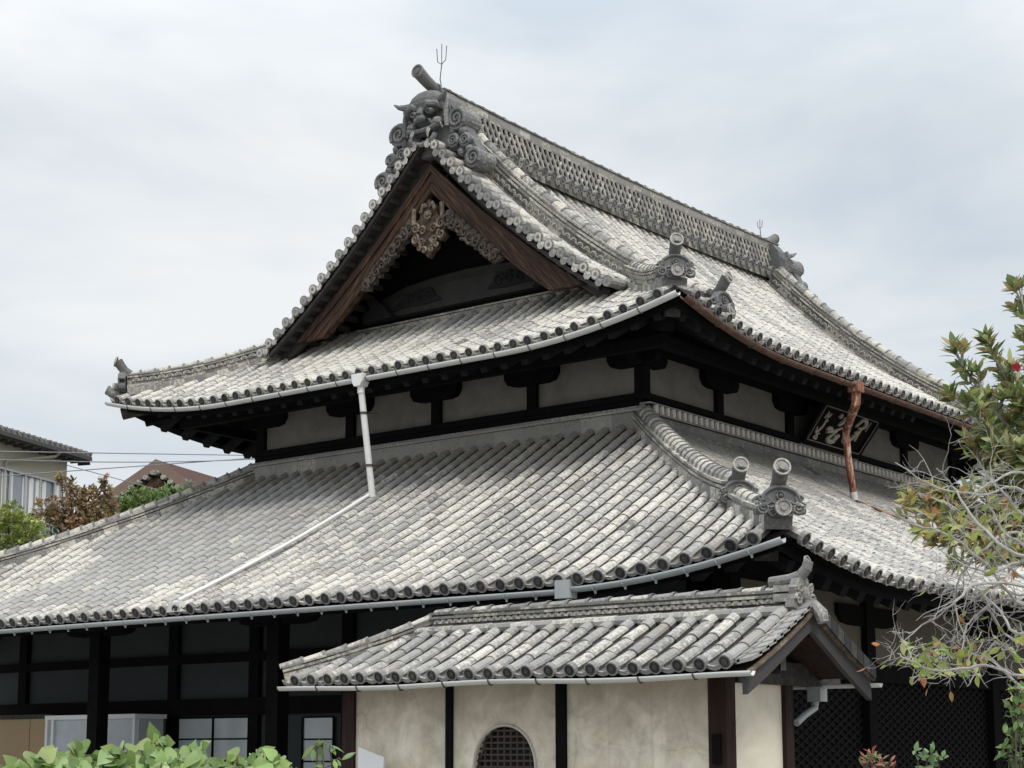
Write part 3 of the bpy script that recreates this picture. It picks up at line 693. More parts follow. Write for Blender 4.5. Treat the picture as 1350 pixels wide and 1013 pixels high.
def big_demon(o, fx, parent, fk=1.0):
    # ridge-end ogre mask with horns, fangs and rolled scrolls down both verges
    b = MB(); F = V((fx, 0, 0)); S = V((0, 1, 0)); Z = V((0, 0, 1)); o = V(o)
    g = lambda t=.42: (t+rnd.uniform(-.12, .15), .30+rnd.uniform(-.2, .25), 0)
    ol = [(-.46, 0), (-.48, .5), (-.42, .82), (-.28, 1.0), (0, 1.06), (.28, 1.0), (.42, .82), (.48, .5), (.46, 0), (.2, -.1), (-.2, -.1)]
    b.prism(ol, o-F*.25, S, Z, F*.33, (.3, .2, 0))
    ax = (F, S, Z)
    b.ball(o+F*.10+Z*.80, .22, .37, .23, ax, 14, 9, g())                 # brow dome
    for sg in (1, -1):
        b.ball(o+F*.24+S*sg*.17+Z*.62, .07, .085, .055, ax, 10, 7, g(.5)); b.ball(o+F*.30+S*sg*.17+Z*.615, .03, .035, .028, ax, 8, 6, (.05, 0, 0))
        b.tube([o+F*.22+S*sg*.06+Z*.68, o+F*.30+S*sg*.17+Z*.735, o+F*.24+S*sg*.31+Z*.72, o+F*.14+S*sg*.38+Z*.64], [.05, .06, .05, .03], 8, True, g())
        b.tube([o+F*.14+S*sg*.30+Z*.80, o+F*.20+S*sg*.40+Z*.80, o+F*.26+S*sg*.50+Z*.82, o+F*.30+S*sg*.57+Z*.87], [.085, .065, .04, .01], 8, True, g(.5))   # horns
        b.ball(o+F*.16+S*sg*.27+Z*.43, .10, .10, .085, ax, 10, 7, g(.3))          # cheeks
        for q_ in range(3): b.tube([o+F*(.20-.02*q_)+S*sg*(.10+.10*q_)+Z*(.50-.03*q_), o+F*(.25-.02*q_)+S*sg*(.17+.09*q_)+Z*(.46-.03*q_), o+F*(.20-.02*q_)+S*sg*(.22+.08*q_)+Z*(.36-.03*q_)], .022, 6, True, g(.5))
        for q_ in range(4): b.tube([o+F*.10+S*sg*(.1+.09*q_)+Z*(.98-.02*q_*q_), o+F*.2+S*sg*(.12+.1*q_)+Z*(.91-.03*q_*q_), o+F*.22+S*sg*(.1+.1*q_)+Z*(.82-.03*q_)], .03, 6, True, g(.35))
        b.tube([o+F*.26+S*sg*.17+Z*.30, o+F*.31+S*sg*.175+Z*.22, o+F*.30+S*sg*.18+Z*.14], [.035, .028, .008], 6, True, (.8, .6, 0))   # fangs
        b.tube([o+F*.12+S*sg*.42+Z*.88, o+F*.16+S*sg*.44+Z*.62, o+F*.14+S*sg*.45+Z*.32], .045, 7, True, g())
        b.spiral(o+F*.12+S*sg*.39+Z*.5, S*sg, Z, .08, 1.5, .025, 1, 1, g())
    b.ball(o+F*.27+Z*.51, .085, .10, .07, ax, 10, 7, g(.4)); b.ball(o+F*.30+S*.07+Z*.485, .05, .045, .04, ax, 8, 6, g(.3)); b.ball(o+F*.30-S*.07+Z*.485, .05, .045, .04, ax, 8, 6, g(.3)); b.tube([o+F*.22+Z*.74, o+F*.31+Z*.55], [.05, .07], 8, True, g())
    b.tube([o+F*.24+S*.3*cos(pi*i/10)+Z*(.36-.05*sin(pi*i/10)) for i in range(11)], .04, 7, True, g())
    b.tube([o+F*.22+S*.26*cos(pi*i/10)+Z*(.22-.14*sin(pi*i/10)) for i in range(11)], .045, 7, True, g())
    b.ball(o+F*.19+Z*.26, .05, .2, .07, ax, 10, 6, (.02, 0, 0))
    r = b.build('demon_tile', ONI, parent, label='large ogre-faced ridge-end tile with horns')
    for sg in (1, -1):
        fins = MB()
        for (sy, sz, rr, dp) in ((.63, .42, .20, .42), (.55, .06, .115, .28), (.80, .02, .11, .26), (.98, -.32, .17, .40)):
            c0 = o+S*sg*sy+Z*sz
            fins.tube([c0-F*(dp*.75), c0+F*.10], rr*.93, 18, True, (.42, .42, .1))
            fins.spiral(c0+F*.12, S*sg, Z, rr*.9, 1.9, .034 if rr > .15 else .024, -.6, 1, (.55, .35, 0))
            fins.tube([c0+F*.1+(S*cos(2*pi*k/16)+Z*sin(2*pi*k/16))*rr*.92 for k in range(17)], .022, 5, False, (.5, .3, 0))
        for (sy, sz) in ((.52, .24), (.72, .2), (.86, -.14), (.70, -.16)):
            fins.ball(o+S*sg*sy+Z*sz+F*.04, .09, .075, .075, ax, 8, 6, (.45, .35, 0))
        fins.prism([(.40*sg, .75), (.62*sg, .55), (.8*sg, .2), (1.05*sg, -.2), (1.0*sg, -.5), (.6*sg, -.12), (.40*sg, -.05)], o-F*.2, S, Z, F*.24, (.25, .2, 0))
        fins.build('scroll_fin', ONI, parent)
    b = MB(); pts = [o-F*.5+Z*1.06, o-F*.15+Z*1.10, o+F*.12+Z*1.19, o+F*.36+Z*1.30]
    b.tube(pts, [.09, .095, .10, .11], 14, False, (.25, .15, 0)); dv = (pts[-1]-pts[-2]).normalized(); b.disc(pts[-1]+F*.02, dv*.3+F, .118, .03, 16, (.4, .2, 0), (.2, .1, 0))
    b.build('crest_cylinder', RIDGE, parent)
    b = MB(); p0 = o-F*.28+Z*1.12; p1 = p0+F*.03*fk+Z*.5*fk; b.tube([p0, p0+F*.07*fk+Z*.22*fk, p1], .009, 5)
    for dy, hh in ((-.11, .30), (0, .36), (.11, .30)):
        b.tube([p1, p1+(S*dy*.8+Z*.06)*fk, p1+(S*dy+Z*hh)*fk], .007, 5)
    b.build('bird_fork', STRAP, parent)
big_demon((-.13, 4, 11.37), -1, upper_roof)
big_demon((LX-.0, 4, 11.36), 1, upper_roof, .55)

# ---- gable: recessed wall, barge boards, carved pendant
gw = MB(); ys = [(.0+8*i/24) for i in range(25)]
ol = [(y, zu(min(y, LY-y)+E1)-.14) for y in ys]
gw.prism([(0.0, 8.3)]+ol+[(8.0, 8.3)], V((WALLX, 0, 0)), V((0, 1, 0)), V((0, 0, 1)), V((.12, 0, 0)))
gable_wall = gw.build('gable_wall', DARK, hall)
b = MB()                            # rainbow beam with carved whorls
ol = [(2.0, 9.02), (6.0, 9.02), (5.9, 9.35), (5.3, 9.5), (4.6, 9.56), (4, 9.58), (3.4, 9.56), (2.7, 9.5), (2.1, 9.35)]
b.prism(ol, V((WALLX-.16, 0, 0)), V((0, 1, 0)), V((0, 0, 1)), V((.18, 0, 0)))
b.tube([V((WALLX-.17, 2.2+.3*i, 9.30+.16*sin(pi*i/12))) for i in range(13)], .022, 5)
b.build('rainbow_beam', plain('worn_black_beam', (.022, .021, .02), .8, .6, 5, .3), gable_wall)
for sg in (1, -1):
    b = MB()
    for k in range(3): b.spiral(V((WALLX-.19, 4+sg*(.75+.22*k), 9.25+.03*(k % 2))), V((0, sg, 0)), V((0, 0, 1)), .12-.02*k, 1.5, .03, k, 1)
    b.prism([(sg*a, z) for a, z in ((.5, 9.15), (.7, 9.3), (.95, 9.36), (1.25, 9.33), (1.5, 9.22), (1.62, 9.1), (1.3, 9.14), (.9, 9.12))], V((WALLX-.19, 4, 0)), V((0, 1, 0)), V((0, 0, 1)), V((.04, 0, 0)))
    for y0 in (1.9,):
        b.prism([(sg*a, z) for a, z in ((y0-.38, 8.98), (y0-.2, 9.2), (y0, 9.34), (y0+.2, 9.34), (y0+.12, 9.2), (y0+.3, 9.1), (y0+.28, 8.95))], V((WALLX-.30, 4, 0)), V((0, 1, 0)), V((0, 0, 1)), V((.14, 0, 0)))
    b.build('beam_carving', RAFT, gable_wall)
def barge(gx, dx):
    gv = 0.0 if dx < 0 else LX
    for side in (0, 1):
        b = MB()
        yy = [4-3.08*i/20 for i in range(21)]
        top = []; bot = []; mid = []
        for i, y in enumerate(yy):
            k = i/20
            # the board hangs under the verge, curving like it; wider towards its foot
            zt = 11.17-(11.17-8.60)*(k+.16*k*(1-k)); top.append((y, zt))
            zb_ = 10.70-(10.70-8.62)*(k*1.02+.22*k*(1-k)) if k < .985 else 8.585
            bot.append((y, max(zb_-.0, 8.55)))
        # inner edge reaches the foot further in
        bot = []
        for i in range(21):
            k = i/20; y = 4-2.40*k; bot.append((y, 10.70-(10.70-8.62)*(k+.15*k*(1-k))))
        T = [V((0, (y if side == 0 else LY-y), z)) for y, z in top]; B_ = [V((0, (y if side == 0 else LY-y), z)) for y, z in bot]
        X = V((gx, 0, 0)); th = V((-dx*.09, 0, 0))
        for i in range(20):
            f0 = [X+T[i], X+T[i+1], X+B_[i+1], X+B_[i]]; f1 = [p+th for p in f0]
            b.add(f0+f1, [(0, 1, 2, 3), (7, 6, 5, 4), (0, 4, 5, 1), (3, 2, 6, 7)])
        b.quad(X+T[20], X+T[20]+th, X+B_[20]+th, X+B_[20])
        # raised outer moulding and inner bead
        ins = [t_.lerp(q, .30) for t_, q in zip(T, B_)]
        for i in range(20):
            f0 = [X+T[i], X+T[i+1], X+ins[i+1], X+ins[i]]; f1 = [p+V((dx*.035, 0, 0)) for p in f0]
            b.add(f0+f1, [(4, 5, 6, 7), (0, 1, 5, 4), (3, 7, 6, 2)])
        bead = [X+t_.lerp(q, .94)+V((dx*.01, 0, 0)) for t_, q in zip(T, B_)]
        b.tube(bead, .022, 6); b.tube([X+t_.lerp(q, .62)+V((dx*.003, 0, 0)) for t_, q in zip(T, B_)], .012, 5)
        b.build('barge_board', BARGE_L, hall)
    # dark boards closing the underside between verge tiles and barge board
    b = MB(); prof = [.5+3.5*i/20 for i in range(21)]
    for side in (0, 1):
        up_ = [V((0, y if side == 0 else LY-y, main_slope(y)-.02)) for y in prof]
        for x0, x1, dz0, dz1 in ((-.36, .3, -.02, -.06), (-.36, -.28, -.02, -.14), (-.06, .02, -.05, -.3)):
            for a, c_ in zip(up_, up_[1:]):
                A = V((gv-dx*x0, 0, 0)); Bx = V((gv-dx*x1, 0, 0)); za, zb_ = V((0, 0, dz0)), V((0, 0, dz1))
                vv = [a+A+za, c_+A+za, c_+Bx+za, a+Bx+za, a+A+zb_, c_+A+zb_, c_+Bx+zb_, a+Bx+zb_]
                b.add(vv, BFQ)
        for k in range(17):
            y = .7+k*.195; p = V((gv+dx*.30, y if side == 0 else LY-y, main_slope(y)-.13)); b.beam(p, p-V((dx*1.1, 0, 0)), .07, .09)
    b.build('verge_soffit', plain('sooty_soffit_wood', (.04, .036, .033), .85, .4, 6), hall)
BFQ = [(0, 1, 2, 3), (7, 6, 5, 4), (0, 4, 5, 1), (1, 5, 6, 2), (2, 6, 7, 3), (3, 7, 4, 0)]
barge(-.12, -1); barge(LX+.12, 1)
# pendant carving under the gable peak
b = MB(); X = V((-.10, 4, 0)); S = V((0, 1, 0)); Z = V((0, 0, 1)); TH = V((-.09, 0, 0))
half = [(0, 10.56), (.16, 10.42), (.20, 10.25), (.34, 10.22), (.40, 10.08), (.33, 9.98), (.38, 9.88), (.28, 9.80), (.2, 9.83), (.18, 9.70), (.1, 9.66), (0, 9.56)]
b.prism(half+[(-a, z) for a, z in half[-2:0:-1]], X, S, Z, TH)
b.build('gable_pendant', wood('dark_pendant_wood', (.03, .02, .014), (.075, .05, .036), (.17, .125, .09), (3, 3, 3), 6), hall)
b = MB(); F0 = X+TH+V((-.02, 0, 0))
for sg in (1, -1):
    for a, z, r_, th, tt in ((.12, 10.04, .085, 0, 1.4), (.27, 10.10, .09, 1, 1.5), (.28, 9.92, .085, 2, 1.5), (.13, 9.86, .075, 3, 1.5), (.08, 9.70, .06, 1, 1.2), (.19, 9.76, .05, 2, 1.3)):
        b.spiral(F0+S*sg*a+Z*z, S*sg, Z, r_, tt, .026, th, 1)
    b.tube([F0+S*sg*.30+Z*10.44, F0+S*sg*.31+Z*10.16], .04, 7)
for i in range(8): b.ball(F0+S*.06*cos(i*pi/4)+Z*(10.28+.06*sin(i*pi/4)), .03, .03, .03, n=7, m=5)
b.ball(F0+Z*10.30, .045, .04, .04, n=8, m=5)
for sg in (1, -1):
    b.tube([F0+S*sg*(.04+.13*i/5)+Z*(10.42+.07*sin(i)) for i in range(6)], .03, 6)
b.build('pendant_scrolls', CARVE, bpy.data.objects['gable_pendant'])
WING = wood('grey_brown_carving', (.025, .02, .016), (.085, .068, .055), (.22, .185, .15), (3, 3, 3), 6)
for sg in (1, -1):                 # side wings of the pendant along the inner edge of the boards
    b = MB()
    n = 9
    for i in range(n):
        k = i/(n-1); y = .42+.95*k; zt = 10.70-(10.70-8.62)*((y/2.4)+.15*(y/2.4)*(1-y/2.4)); c0 = X+V((-.02, sg*y, zt-.15+.05*k))
        b.spiral(c0+TH, S*sg, Z, .13-.05*k, 1.4, .03, i*1.3, 1 if i % 2 else -1); b.ball(c0+V((-.05, 0, .07)), .04, .11, .10-.03*k, n=8, m=5)
        b.prism([(-.09, .12), (.12, .0), (.14, -.06), (.05, -.13+.05*k), (-.06, -.1)], c0+V((.03, 0, 0)), S*sg, Z, TH)
    b.build('pendant_wing', WING, bpy.data.objects['gable_pendant'])

# ---- gutters and pipes of the hall
def gutter(name, f, pts, r, m, parent, strap=.45, closed=False, sm=STRAP, hooks=False):
    b = MB(); P = resample(pts, .25); FR = frames(P); n = 8; vv = []
    for p, t, s, u in FR:
        vv += [p+s*(-cos(pi*k/n)*r)-u*(sin(pi*k/n)*r) for k in range(n+1)]+[p+s*(cos(pi*k/n)*r*.88)-u*(sin(pi*k/n)*r*.88) for k in range(n+1)]
    w_ = 2*(n+1)
    b.add(vv, [(i*w_+k, i*w_+(k+1) % w_, (i+1)*w_+(k+1) % w_, (i+1)*w_+k) for i in range(len(P)-1) for k in range(w_)]+[tuple(range(w_-1, -1, -1)), tuple((len(P)-1)*w_+k for k in range(w_))])
    g = b.build(name, m, parent, True)
    for p, t, s, u in frames(resample(pts, strap))[1:-1]:
        b = MB(); q = [p+s*(-cos(pi*k/n)*(r+.006))-u*(sin(pi*k/n)*(r+.006)) for k in range(n+1)]
        b.tube(q, .009, 4, False)
        if hooks: b.tube([p-u*r, p-u*(r+.035)+s*.01], .014, 5)
        b.build('gutter_strap', sm, g)
    return g
gut = lambda f, lo, hi, off, n=40: [f(lo+(hi-lo)*i/n, -.04, off) for i in range(n+1)]
gutter('gable_side_gutter', fL, gut(fL, -1.86, LY+1.9, -.045), .062, PVC, hall, .62)
gutter('plaque_side_gutter', fF, gut(fF, -1.84, LX+1.5, -.085), .065, RUST, hall, .9)
gutter('lower_gutter', gL, [gL(e, -.05, -.06) for e in [-5.12+.12*i for i in range(24)]], .062, PVCG, hall, .42, sm=PVCG, hooks=True)
gutter('lower_gutter', gL, [gL(-2.36+.4*i, -.05, -.075+.012*min(i, 20)/20) for i in range(40)], .06, PVCG, hall, .42, sm=PVCG, hooks=True)
b = MB(); p = gL(-2.36, -.05, -.06); b.box(p+V((-.075, -.10, -.12)), p+V((.075, .10, .085))); b.build('gutter_joint', PVCG, hall)
# white pipe from the upper gutter onto the lower roof and down its slope
b = MB(); y0 = 3.86; zt = fL(y0, -.04).z
b.prism([(-.12, .06), (.12, .06), (.10, -.06), (.06, -.13), (-.06, -.13), (-.10, -.06)], V((-2.0, y0, zt-.05)), V((0, 1, 0)), V((0, 0, 1)), V((.17, 0, 0)))
foot = V((-1.62, y0, zl(E2-1.62)+.10))
b.tube([V((-1.91, y0, zt-.16)), foot], .05, 12); b.tube([V((-1.90, y0, zt-.18)), V((-1.90, y0, zt-.28))], .058, 12)
white_pipe = b.build('white_downpipe', PVCW, hall)
b = MB(); pts = [gL(3.9+.28*i/8, E2-1.62-(E2-1.62+.02)*i/8, .135) for i in range(9)]
b.tube([p+V((0, 0, .02)) for p in pts], .026, 8); b.build('roof_pipe', PVCW, white_pipe)
for k in (.25, .72):
    b = MB(); q = V((-1.91, y0, zt-.16)).lerp(foot, k); b.tube([q-V((0, 0, .02)), q+V((0, 0, .02))], .056, 12); b.tube([q, q+V((.3, 0, .05))], .01, 5); b.build('pipe_bracket', STRAP, white_pipe)
b = MB(); q = gL(4.2, -.02, .06); b.prism([(-.14, -.07), (.14, -.07), (.11, .06), (-.11, .06)], q+V((-.07, 0, 0)), V((0, 1, 0)), V((0, 0, 1)), V((.1, 0, 0))); b.build('pipe_shoe', PVC, white_pipe)
# rusty pipe on the plaque side
b = MB(); x0 = 3.12; zg = fF(x0, -.04).z-.085
pp = [V((3.09, -1.92, zg-.02)), V((3.07, -1.92, zg-.30)), V((3.50, -1.52, zg-.62)), V((3.58, -1.5, zg-1.0)), V((3.75, -1.5, zl(E2-1.5)+.1))]
b.tube(pp, [.075, .075, .06, .055, .055], 12); b.box(pp[0]+V((-.1, -.09, -.1)), pp[0]+V((.1, .09, .06)))
q = pp[-1]; b.tube([q, gF(q.x+.12, E2-1.65, .11), gF(q.x+.75, E2-2.1, .11), gF(q.x+1.3, E2-2.5, .11)], .022, 6)
b.build('rusty_downpipe', RUSTP, hall)
b = MB(); b.tube([pp[-1]-(pp[-1]-pp[-2])*.0, pp[-1]+(pp[-2]-pp[-1]).normalized()*.13], .06, 12); b.build('pipe_collar', PVC, bpy.data.objects['rusty_downpipe'])

# ---- lower storey: columns, beams, plaster, sliding screens, lattice
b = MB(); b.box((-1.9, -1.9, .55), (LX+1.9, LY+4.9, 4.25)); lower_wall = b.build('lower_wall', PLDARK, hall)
b = MB(); b.box((-3.9, -3.9, .4), (LX+3.9, LY+3.9, .55)); b.build('veranda_floor', DARK, hall)
for y in (-3.4, 0, 4.02, 8.0, 11.4): post((-3.5, y-.12, .0), (-3.28, y+.12, 4.05), 'column', DARK, lower_wall)
for x in (.1, 4.2, 8.2, 12.2, 14.4): post((x-.12, -3.5, .0), (x+.12, -3.28, 4.05), 'column', DARK, lower_wall)
for y in (2.0, 4.0, 6.0, 7.9, 9.9, 11.9): post((-1.99, y-.11, .55), (-1.85, y+.11, 4.4), 'post', DARK, lower_wall)
for p, q, nm in (((-2.0, -1.9, 3.01), (-1.86, 12.9, 3.15), 'rail_beam'), ((-2.02, -1.9, 2.18), (-1.86, 12.9, 2.44), 'lintel'), ((-3.48, -3.5, 3.62), (-3.30, 11.5, 3.85), 'eave_beam'),
                 ((-3.29, -3.48, 3.62), (14.5, -3.30, 3.85), 'eave_beam'), ((-3.29, -3.47, 2.50), (14.5, -3.32, 2.74), 'lintel'), ((-3.29, -3.46, .55), (14.5, -3.33, .75), 'sill_beam'), ((-2.02, -1.9, .55), (-1.86, 12.9, .75), 'sill_beam')):
    post(p, q, nm, DARK, lower_wall)
for y in (4.02, 8.0): bracket((-3.39, y, 3.40), (0, 1, 0), .8, lower_wall)
for x in (.1, 4.2, 8.2): bracket((x, -3.39, 3.22), (1, 0, 0), .85, lower_wall)
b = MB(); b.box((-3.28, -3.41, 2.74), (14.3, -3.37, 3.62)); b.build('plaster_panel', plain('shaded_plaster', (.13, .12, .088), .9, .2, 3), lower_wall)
b = MB()                                           # diagonal lattice doors
for x0, x1 in ((-3.2, 0.0), (.24, 4.05), (4.35, 8.05)):
    b.box((x0, -3.36, .75), (x1, -3.34, 2.5)); H = 1.75; W_ = H*2.2
    for d in (1, -1):
        x = x0-W_
        while x < x1:
            xa = x; za, zb_ = (.75, 2.5) if d > 0 else (2.5, .75)
            t0 = max(0, (x0-xa)/W_); t1 = min(1, (x1-xa)/W_)
            if t1 > t0+.02: b.beam((xa+W_*t0, -3.385-.005*d, za+(zb_-za)*t0), (xa+W_*t1, -3.385-.005*d, za+(zb_-za)*t1), .024, .010, (0, 1, 0))
            x += .235
lat = b.build('lattice_door', plain('dark_lattice_wood', (.012, .0115, .0115), .85, .5, 8, spec=.12), lower_wall)
def window(y0, y1, z0_, z1, ny, nz, X=-1.93):
    b = MB(); b.box((X, y0, z0_), (X+.02, y1, z1)); w_ = b.build('sliding_window', PANE, lower_wall)
    b = MB()
    for i in range(ny+1):
        y = y0+(y1-y0)*i/ny; b.box((X-.025, y-.016, z0_), (X-.001, y+.016, z1))
    for i in range(nz+1):
        z = z0_+(z1-z0_)*i/nz; b.box((X-.02, y0, z-.012), (X-.002, y1, z+.012))
    b.build('window_bars', DARK, w_)
window(6.12, 7.78, .8, 2.14, 2, 4); window(8.05, 8.75, .8, 2.14, 1, 1); window(4.3, 4.95, .8, 2.12, 1, 4); window(2.2, 3.8, .8, 2.12, 3, 4)
# ------------------------------------------------------------------ the small roofed annex in front
annex = thing('roofed_annex', 'small cream plaster annex with its own tiled gable roof and arched lattice window', 'annex', (-6.8, -3.5, 0))
AX, AXR, AH = -7.95, -6.83, 1.12
AY0, AY1 = -6.34, -.76
def za(s): return 2.325+.42*s+.07*s*s
def aF(e, s, off=0.0): return V((AX+s, e, za(s)+off+.03*max(0, 1-(e-AY0)/1.2)**2))
def aB(e, s, off=0.0): return V((2*AXR-AX-s, e, za(s)+off+.03*max(0, 1-(e-AY0)/1.2)**2))
def aL(e, s, off=0.0): return V((e, AY1-s, za(s)+off))
def col_annex(e, s):
    h = rnd.random(); q = noise_(V((e*2.0, s*1.5, 4))); q2 = noise_(V((e*1.7, s*1.4, 8)))+noise_(V((e*37.0, .3, 1)))*.4
    return (min(1, max(.14, .56+.3*q+rnd.uniform(-.14, .16))), min(1, max(0, .40+.40*q2+rnd.uniform(-.16, .16))), 0 if h < .94 else .45)
b = MB(); ap = .232; rows = []; e = AY0+.22
while e < AY1-.12: rows.append((e, min(AH-.1, AY1-e-.02))); e += ap
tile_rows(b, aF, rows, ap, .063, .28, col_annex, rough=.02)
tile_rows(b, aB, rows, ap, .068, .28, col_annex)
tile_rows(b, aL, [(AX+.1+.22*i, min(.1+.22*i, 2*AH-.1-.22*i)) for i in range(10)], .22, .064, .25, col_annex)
for f in (aF, aB):                     # lapped verge tiles beside the last row
    for k in range(9):
        s = AH*k/9; c = col_annex(0, 0); c = (c[0], c[1]*.8, 0)
        for e0, e1 in ((AY0-.02, AY0+.13), (AY0+.1, AY0+.2)):
            p = [f(e0, s-.03, .055), f(e1, s-.03, .035), f(e1, s+AH/9+.02, .02), f(e0, s+AH/9+.02, .035)]
            lo = V((0, 0, -.035)); vv = p+[q+lo for q in p]
            b.add(vv, BFQ, c)
        if f is aB:
            p = [f(AY0-.035, s-.01, .05), f(AY0-.035, s+AH/9-.02, .05), f(AY0-.035, s+AH/9-.02, -.075), f(AY0-.035, s-.01, -.075)]
            b.add(p+[q+V((0, .02, 0)) for q in p], BFQ, (.03 if k % 2 else .0, .0, 0))
aroof = b.build('annex_roof', TILE, annex)
ridge_c = lambda: (.55+rnd.uniform(-.25, .2), .5+rnd.uniform(-.3, .25), .1)
zr = za(AH)
stacked_ridge('annex_ridge', [V((AXR, -6.12+.3*i, zr-.03)) for i in range(15)], [(.17, -.1, .03, .35), (.13, .03, .06, .1), (.10, .06, .125, .05), (.135, .125, .15, .5), (.105, .15, .17, .15), (.13, .17, .195, .5)], .06, aroof, capseg=.25, band=(.092, .035, .10, .085), lich=.5, capc=ridge_c)
for sg in (-1, 1):
    b = MB()
    for i in range(17):
        y = -6.12+i*.255; c = ridge_c(); b.tube([V((AXR+sg*.19, y, zr-.035)), V((AXR+sg*.19, y+.25, zr-.04))], .05, 8, True, c)
    b.build('ridge_side_roll', TILE, aroof)
for sg in (-1, 1):
    pts = [V((AXR+sg*AH*k/8, AY1-AH+AH*k/8-.02, za(AH*(1-k/8))+.02+.03*(k/8)**2)) for k in range(9)]
    stacked_ridge('hip_ridge', pts, [(.10, -.08, .03, .4), (.075, .03, .05, .15), (.095, .05, .075, .5), (.07, .075, .09, .15), (.085, .09, .11, .5)], .055, aroof, capseg=.24, lich=.5, step=.25, capc=ridge_c)
# ridge end: carved end tile and an upturned finial
b = MB(); o = V((AXR, -6.16, zr+.02)); F = V((0, -1, 0)); S = V((1, 0, 0)); Z = V((0, 0, 1))
half = [(0, .26), (.07, .25), (.11, .19), (.16, .16), (.15, .1), (.19, .06), (.2, -.02), (.12, -.05), (0, -.05)]
b.prism(half+[(-a, z) for a, z in half[-2:0:-1]], o, S, Z, F*.09, (.5, .3, 0))
for sg in (1, -1):
    b.spiral(o+F*.1+S*sg*.12+Z*.05, S*sg, Z, .06, 1.5, .018, 0, 1, (.6, .4, 0)); b.spiral(o+F*.1+S*sg*.09+Z*.16, S*sg, Z, .05, 1.4, .016, 1, -1, (.6, .4, 0))
    b.box(o+S*sg*.10+Z*.03+F*.02, o+S*sg*.2+Z*.10-F*.12, (.6, .4, 0)); b.box(o+S*sg*.10+Z*.12+F*.02, o+S*sg*.19+Z*.18-F*.12, (.6, .4, 0))
b.ball(o+F*.1+Z*.1, .06, .04, .075, n=10, m=6, c=(.55, .3, 0))
b.build('demon_tile', RIDGE, aroof)
b = MB(); b.tube([o+Z*.225-F*.25, o+Z*.24-F*.05, o+Z*.27+F*.06, o+Z*.335+F*.12, o+Z*.40+F*.14], [.055, .055, .055, .05, .046], 10, True, (.45, .25, 0)); b.disc(o+Z*.405+F*.141, F*.9+Z*.25, .05, .02, 12, (.6, .4, 0)); b.build('ridge_finial', RIDGE, aroof)
b = MB(); b.tube([o+V((0, .05, -.055)), V((AXR, AY0-.02, zr-.0)), V((AXR, AY0-.07, zr-.06)), V((AXR, AY0-.09, zr-.14))], [.06, .065, .065, .05], 10, True, (.6, .45, 0)); b.build('verge_cap', RIDGE, aroof)
# boards of the gable end
def aboard(sg):
    f = aF if sg < 0 else aB; b = MB(); n = 10; vv = []
    for i in range(n+1):
        s = -.03+(AH+.03)*i/n; p = f(AY0+.03, s, -.085); wd = .125+.05*(1-i/n)+.03*(i/n)**6
        vv += [p, p-V((0, 0, wd)), p+V((0, .05, 0)), p+V((0, .05, -wd))]
    b.add(vv, [x for i in range(n) for x in ((i*4, i*4+1, i*4+5, i*4+4), (i*4+2, i*4+6, i*4+7, i*4+3), (i*4+1, i*4+3, i*4+7, i*4+5), (i*4, i*4+4, i*4+6, i*4+2))]+[(0, 2, 3, 1)])
    b.build('barge_board', plain('grey_barge_paint', (.045, .042, .042), .75, .3, 6), annex)
    b = MB(); pts = [f(AY0+.01, -.03+(AH+.03)*i/n, -.068) for i in range(n+1)]
    b.sweep(pts, [(-.02, -.013), (.02, -.013), (.02, .013), (-.02, .013)]); b.build('verge_edge_strip', CARVE, annex)
aboard(-1); aboard(1)
b = MB(); 
for f in (aF, aB):
    vv = []
    for i in range(9):
        for e in (AY0+.05, AY1-.05): vv.append(f(e if e < -3 else min(e, AY1-AH*i/8), AH*i/8, -.06))
    b.add(vv, [(2*i, 2*i+1, 2*i+3, 2*i+2) for i in range(8)])
b.build('roof_boarding', POST, annex)
# walls and posts
WX, WY = -7.40, -5.70
def hexa(b, x0, x1, y0, y1, z0_, z1): b.box((x0, y0, z0_), (x1, y1, z1))
b = MB(); b.box((WX, -2.53, 0), (WX+.12, -1.28, 2.3)); b.build('wall_panel', PLANNEX, annex)
b = MB(); b.box((WX+.004, -5.58, 0), (WX+.12, -4.01, 2.3)); b.build('wall_panel', PLANNEX, annex)
# panel with the arched opening
b = MB(); yc, hw, zs, ztop = -3.26, .385, 1.38, 1.865
def arch(t):                    # flattened pointed-bell outline
    y = -cos(pi*t); z = sin(pi*t)**.8; return (yc+hw*y, zs+(ztop-zs)*z)
A = [(yc-hw*1.06, 0), (yc-hw*1.03, .8)]+[arch(i/28) for i in range(29)]+[(yc+hw*1.03, .8), (yc+hw*1.06, 0)]
y0, y1, zt = -3.90, -2.61, 2.3
outer = []
for y, z in A:
    outer.append((y0 if y < yc-.3 else (y1 if y > yc+.3 else y0+(y1-y0)*(y-(yc-.3))/.6), z if z < 1.5 and abs(y-yc) > .3 else zt))
for (a, c_), (oa, oc) in zip(zip(A, A[1:]), zip(outer, outer[1:])):
    p = lambda q, x: V((x, q[0], q[1]))
    b.quad(p(a, WX), p(c_, WX), p(oc, WX), p(oa, WX)); b.quad(p(a, WX), p(a, WX+.1), p(c_, WX+.1), p(c_, WX))
b.build('wall_panel', PLANNEX, annex)
b = MB(); b.box((WX+.10, yc-hw-.1, .6), (WX+.11, yc+hw+.1, 1.95)); arch_w = b.build('arched_window', plain('window_dark', (.012, .011, .011), .6), annex)
b = MB()
for i in range(10): y = yc-hw+.03+i*.08; b.box((WX+.05, y-.011, .6), (WX+.07, y+.011, 1.93))
for i in range(16): z = 1.0+i*.058; b.box((WX+.035, yc-hw-.03, z-.009), (WX+.05, yc+hw+.03, z+.009))
b.build('window_lattice', plain('window_lattice_wood', (.055, .042, .038), .8, .4, 9), arch_w)
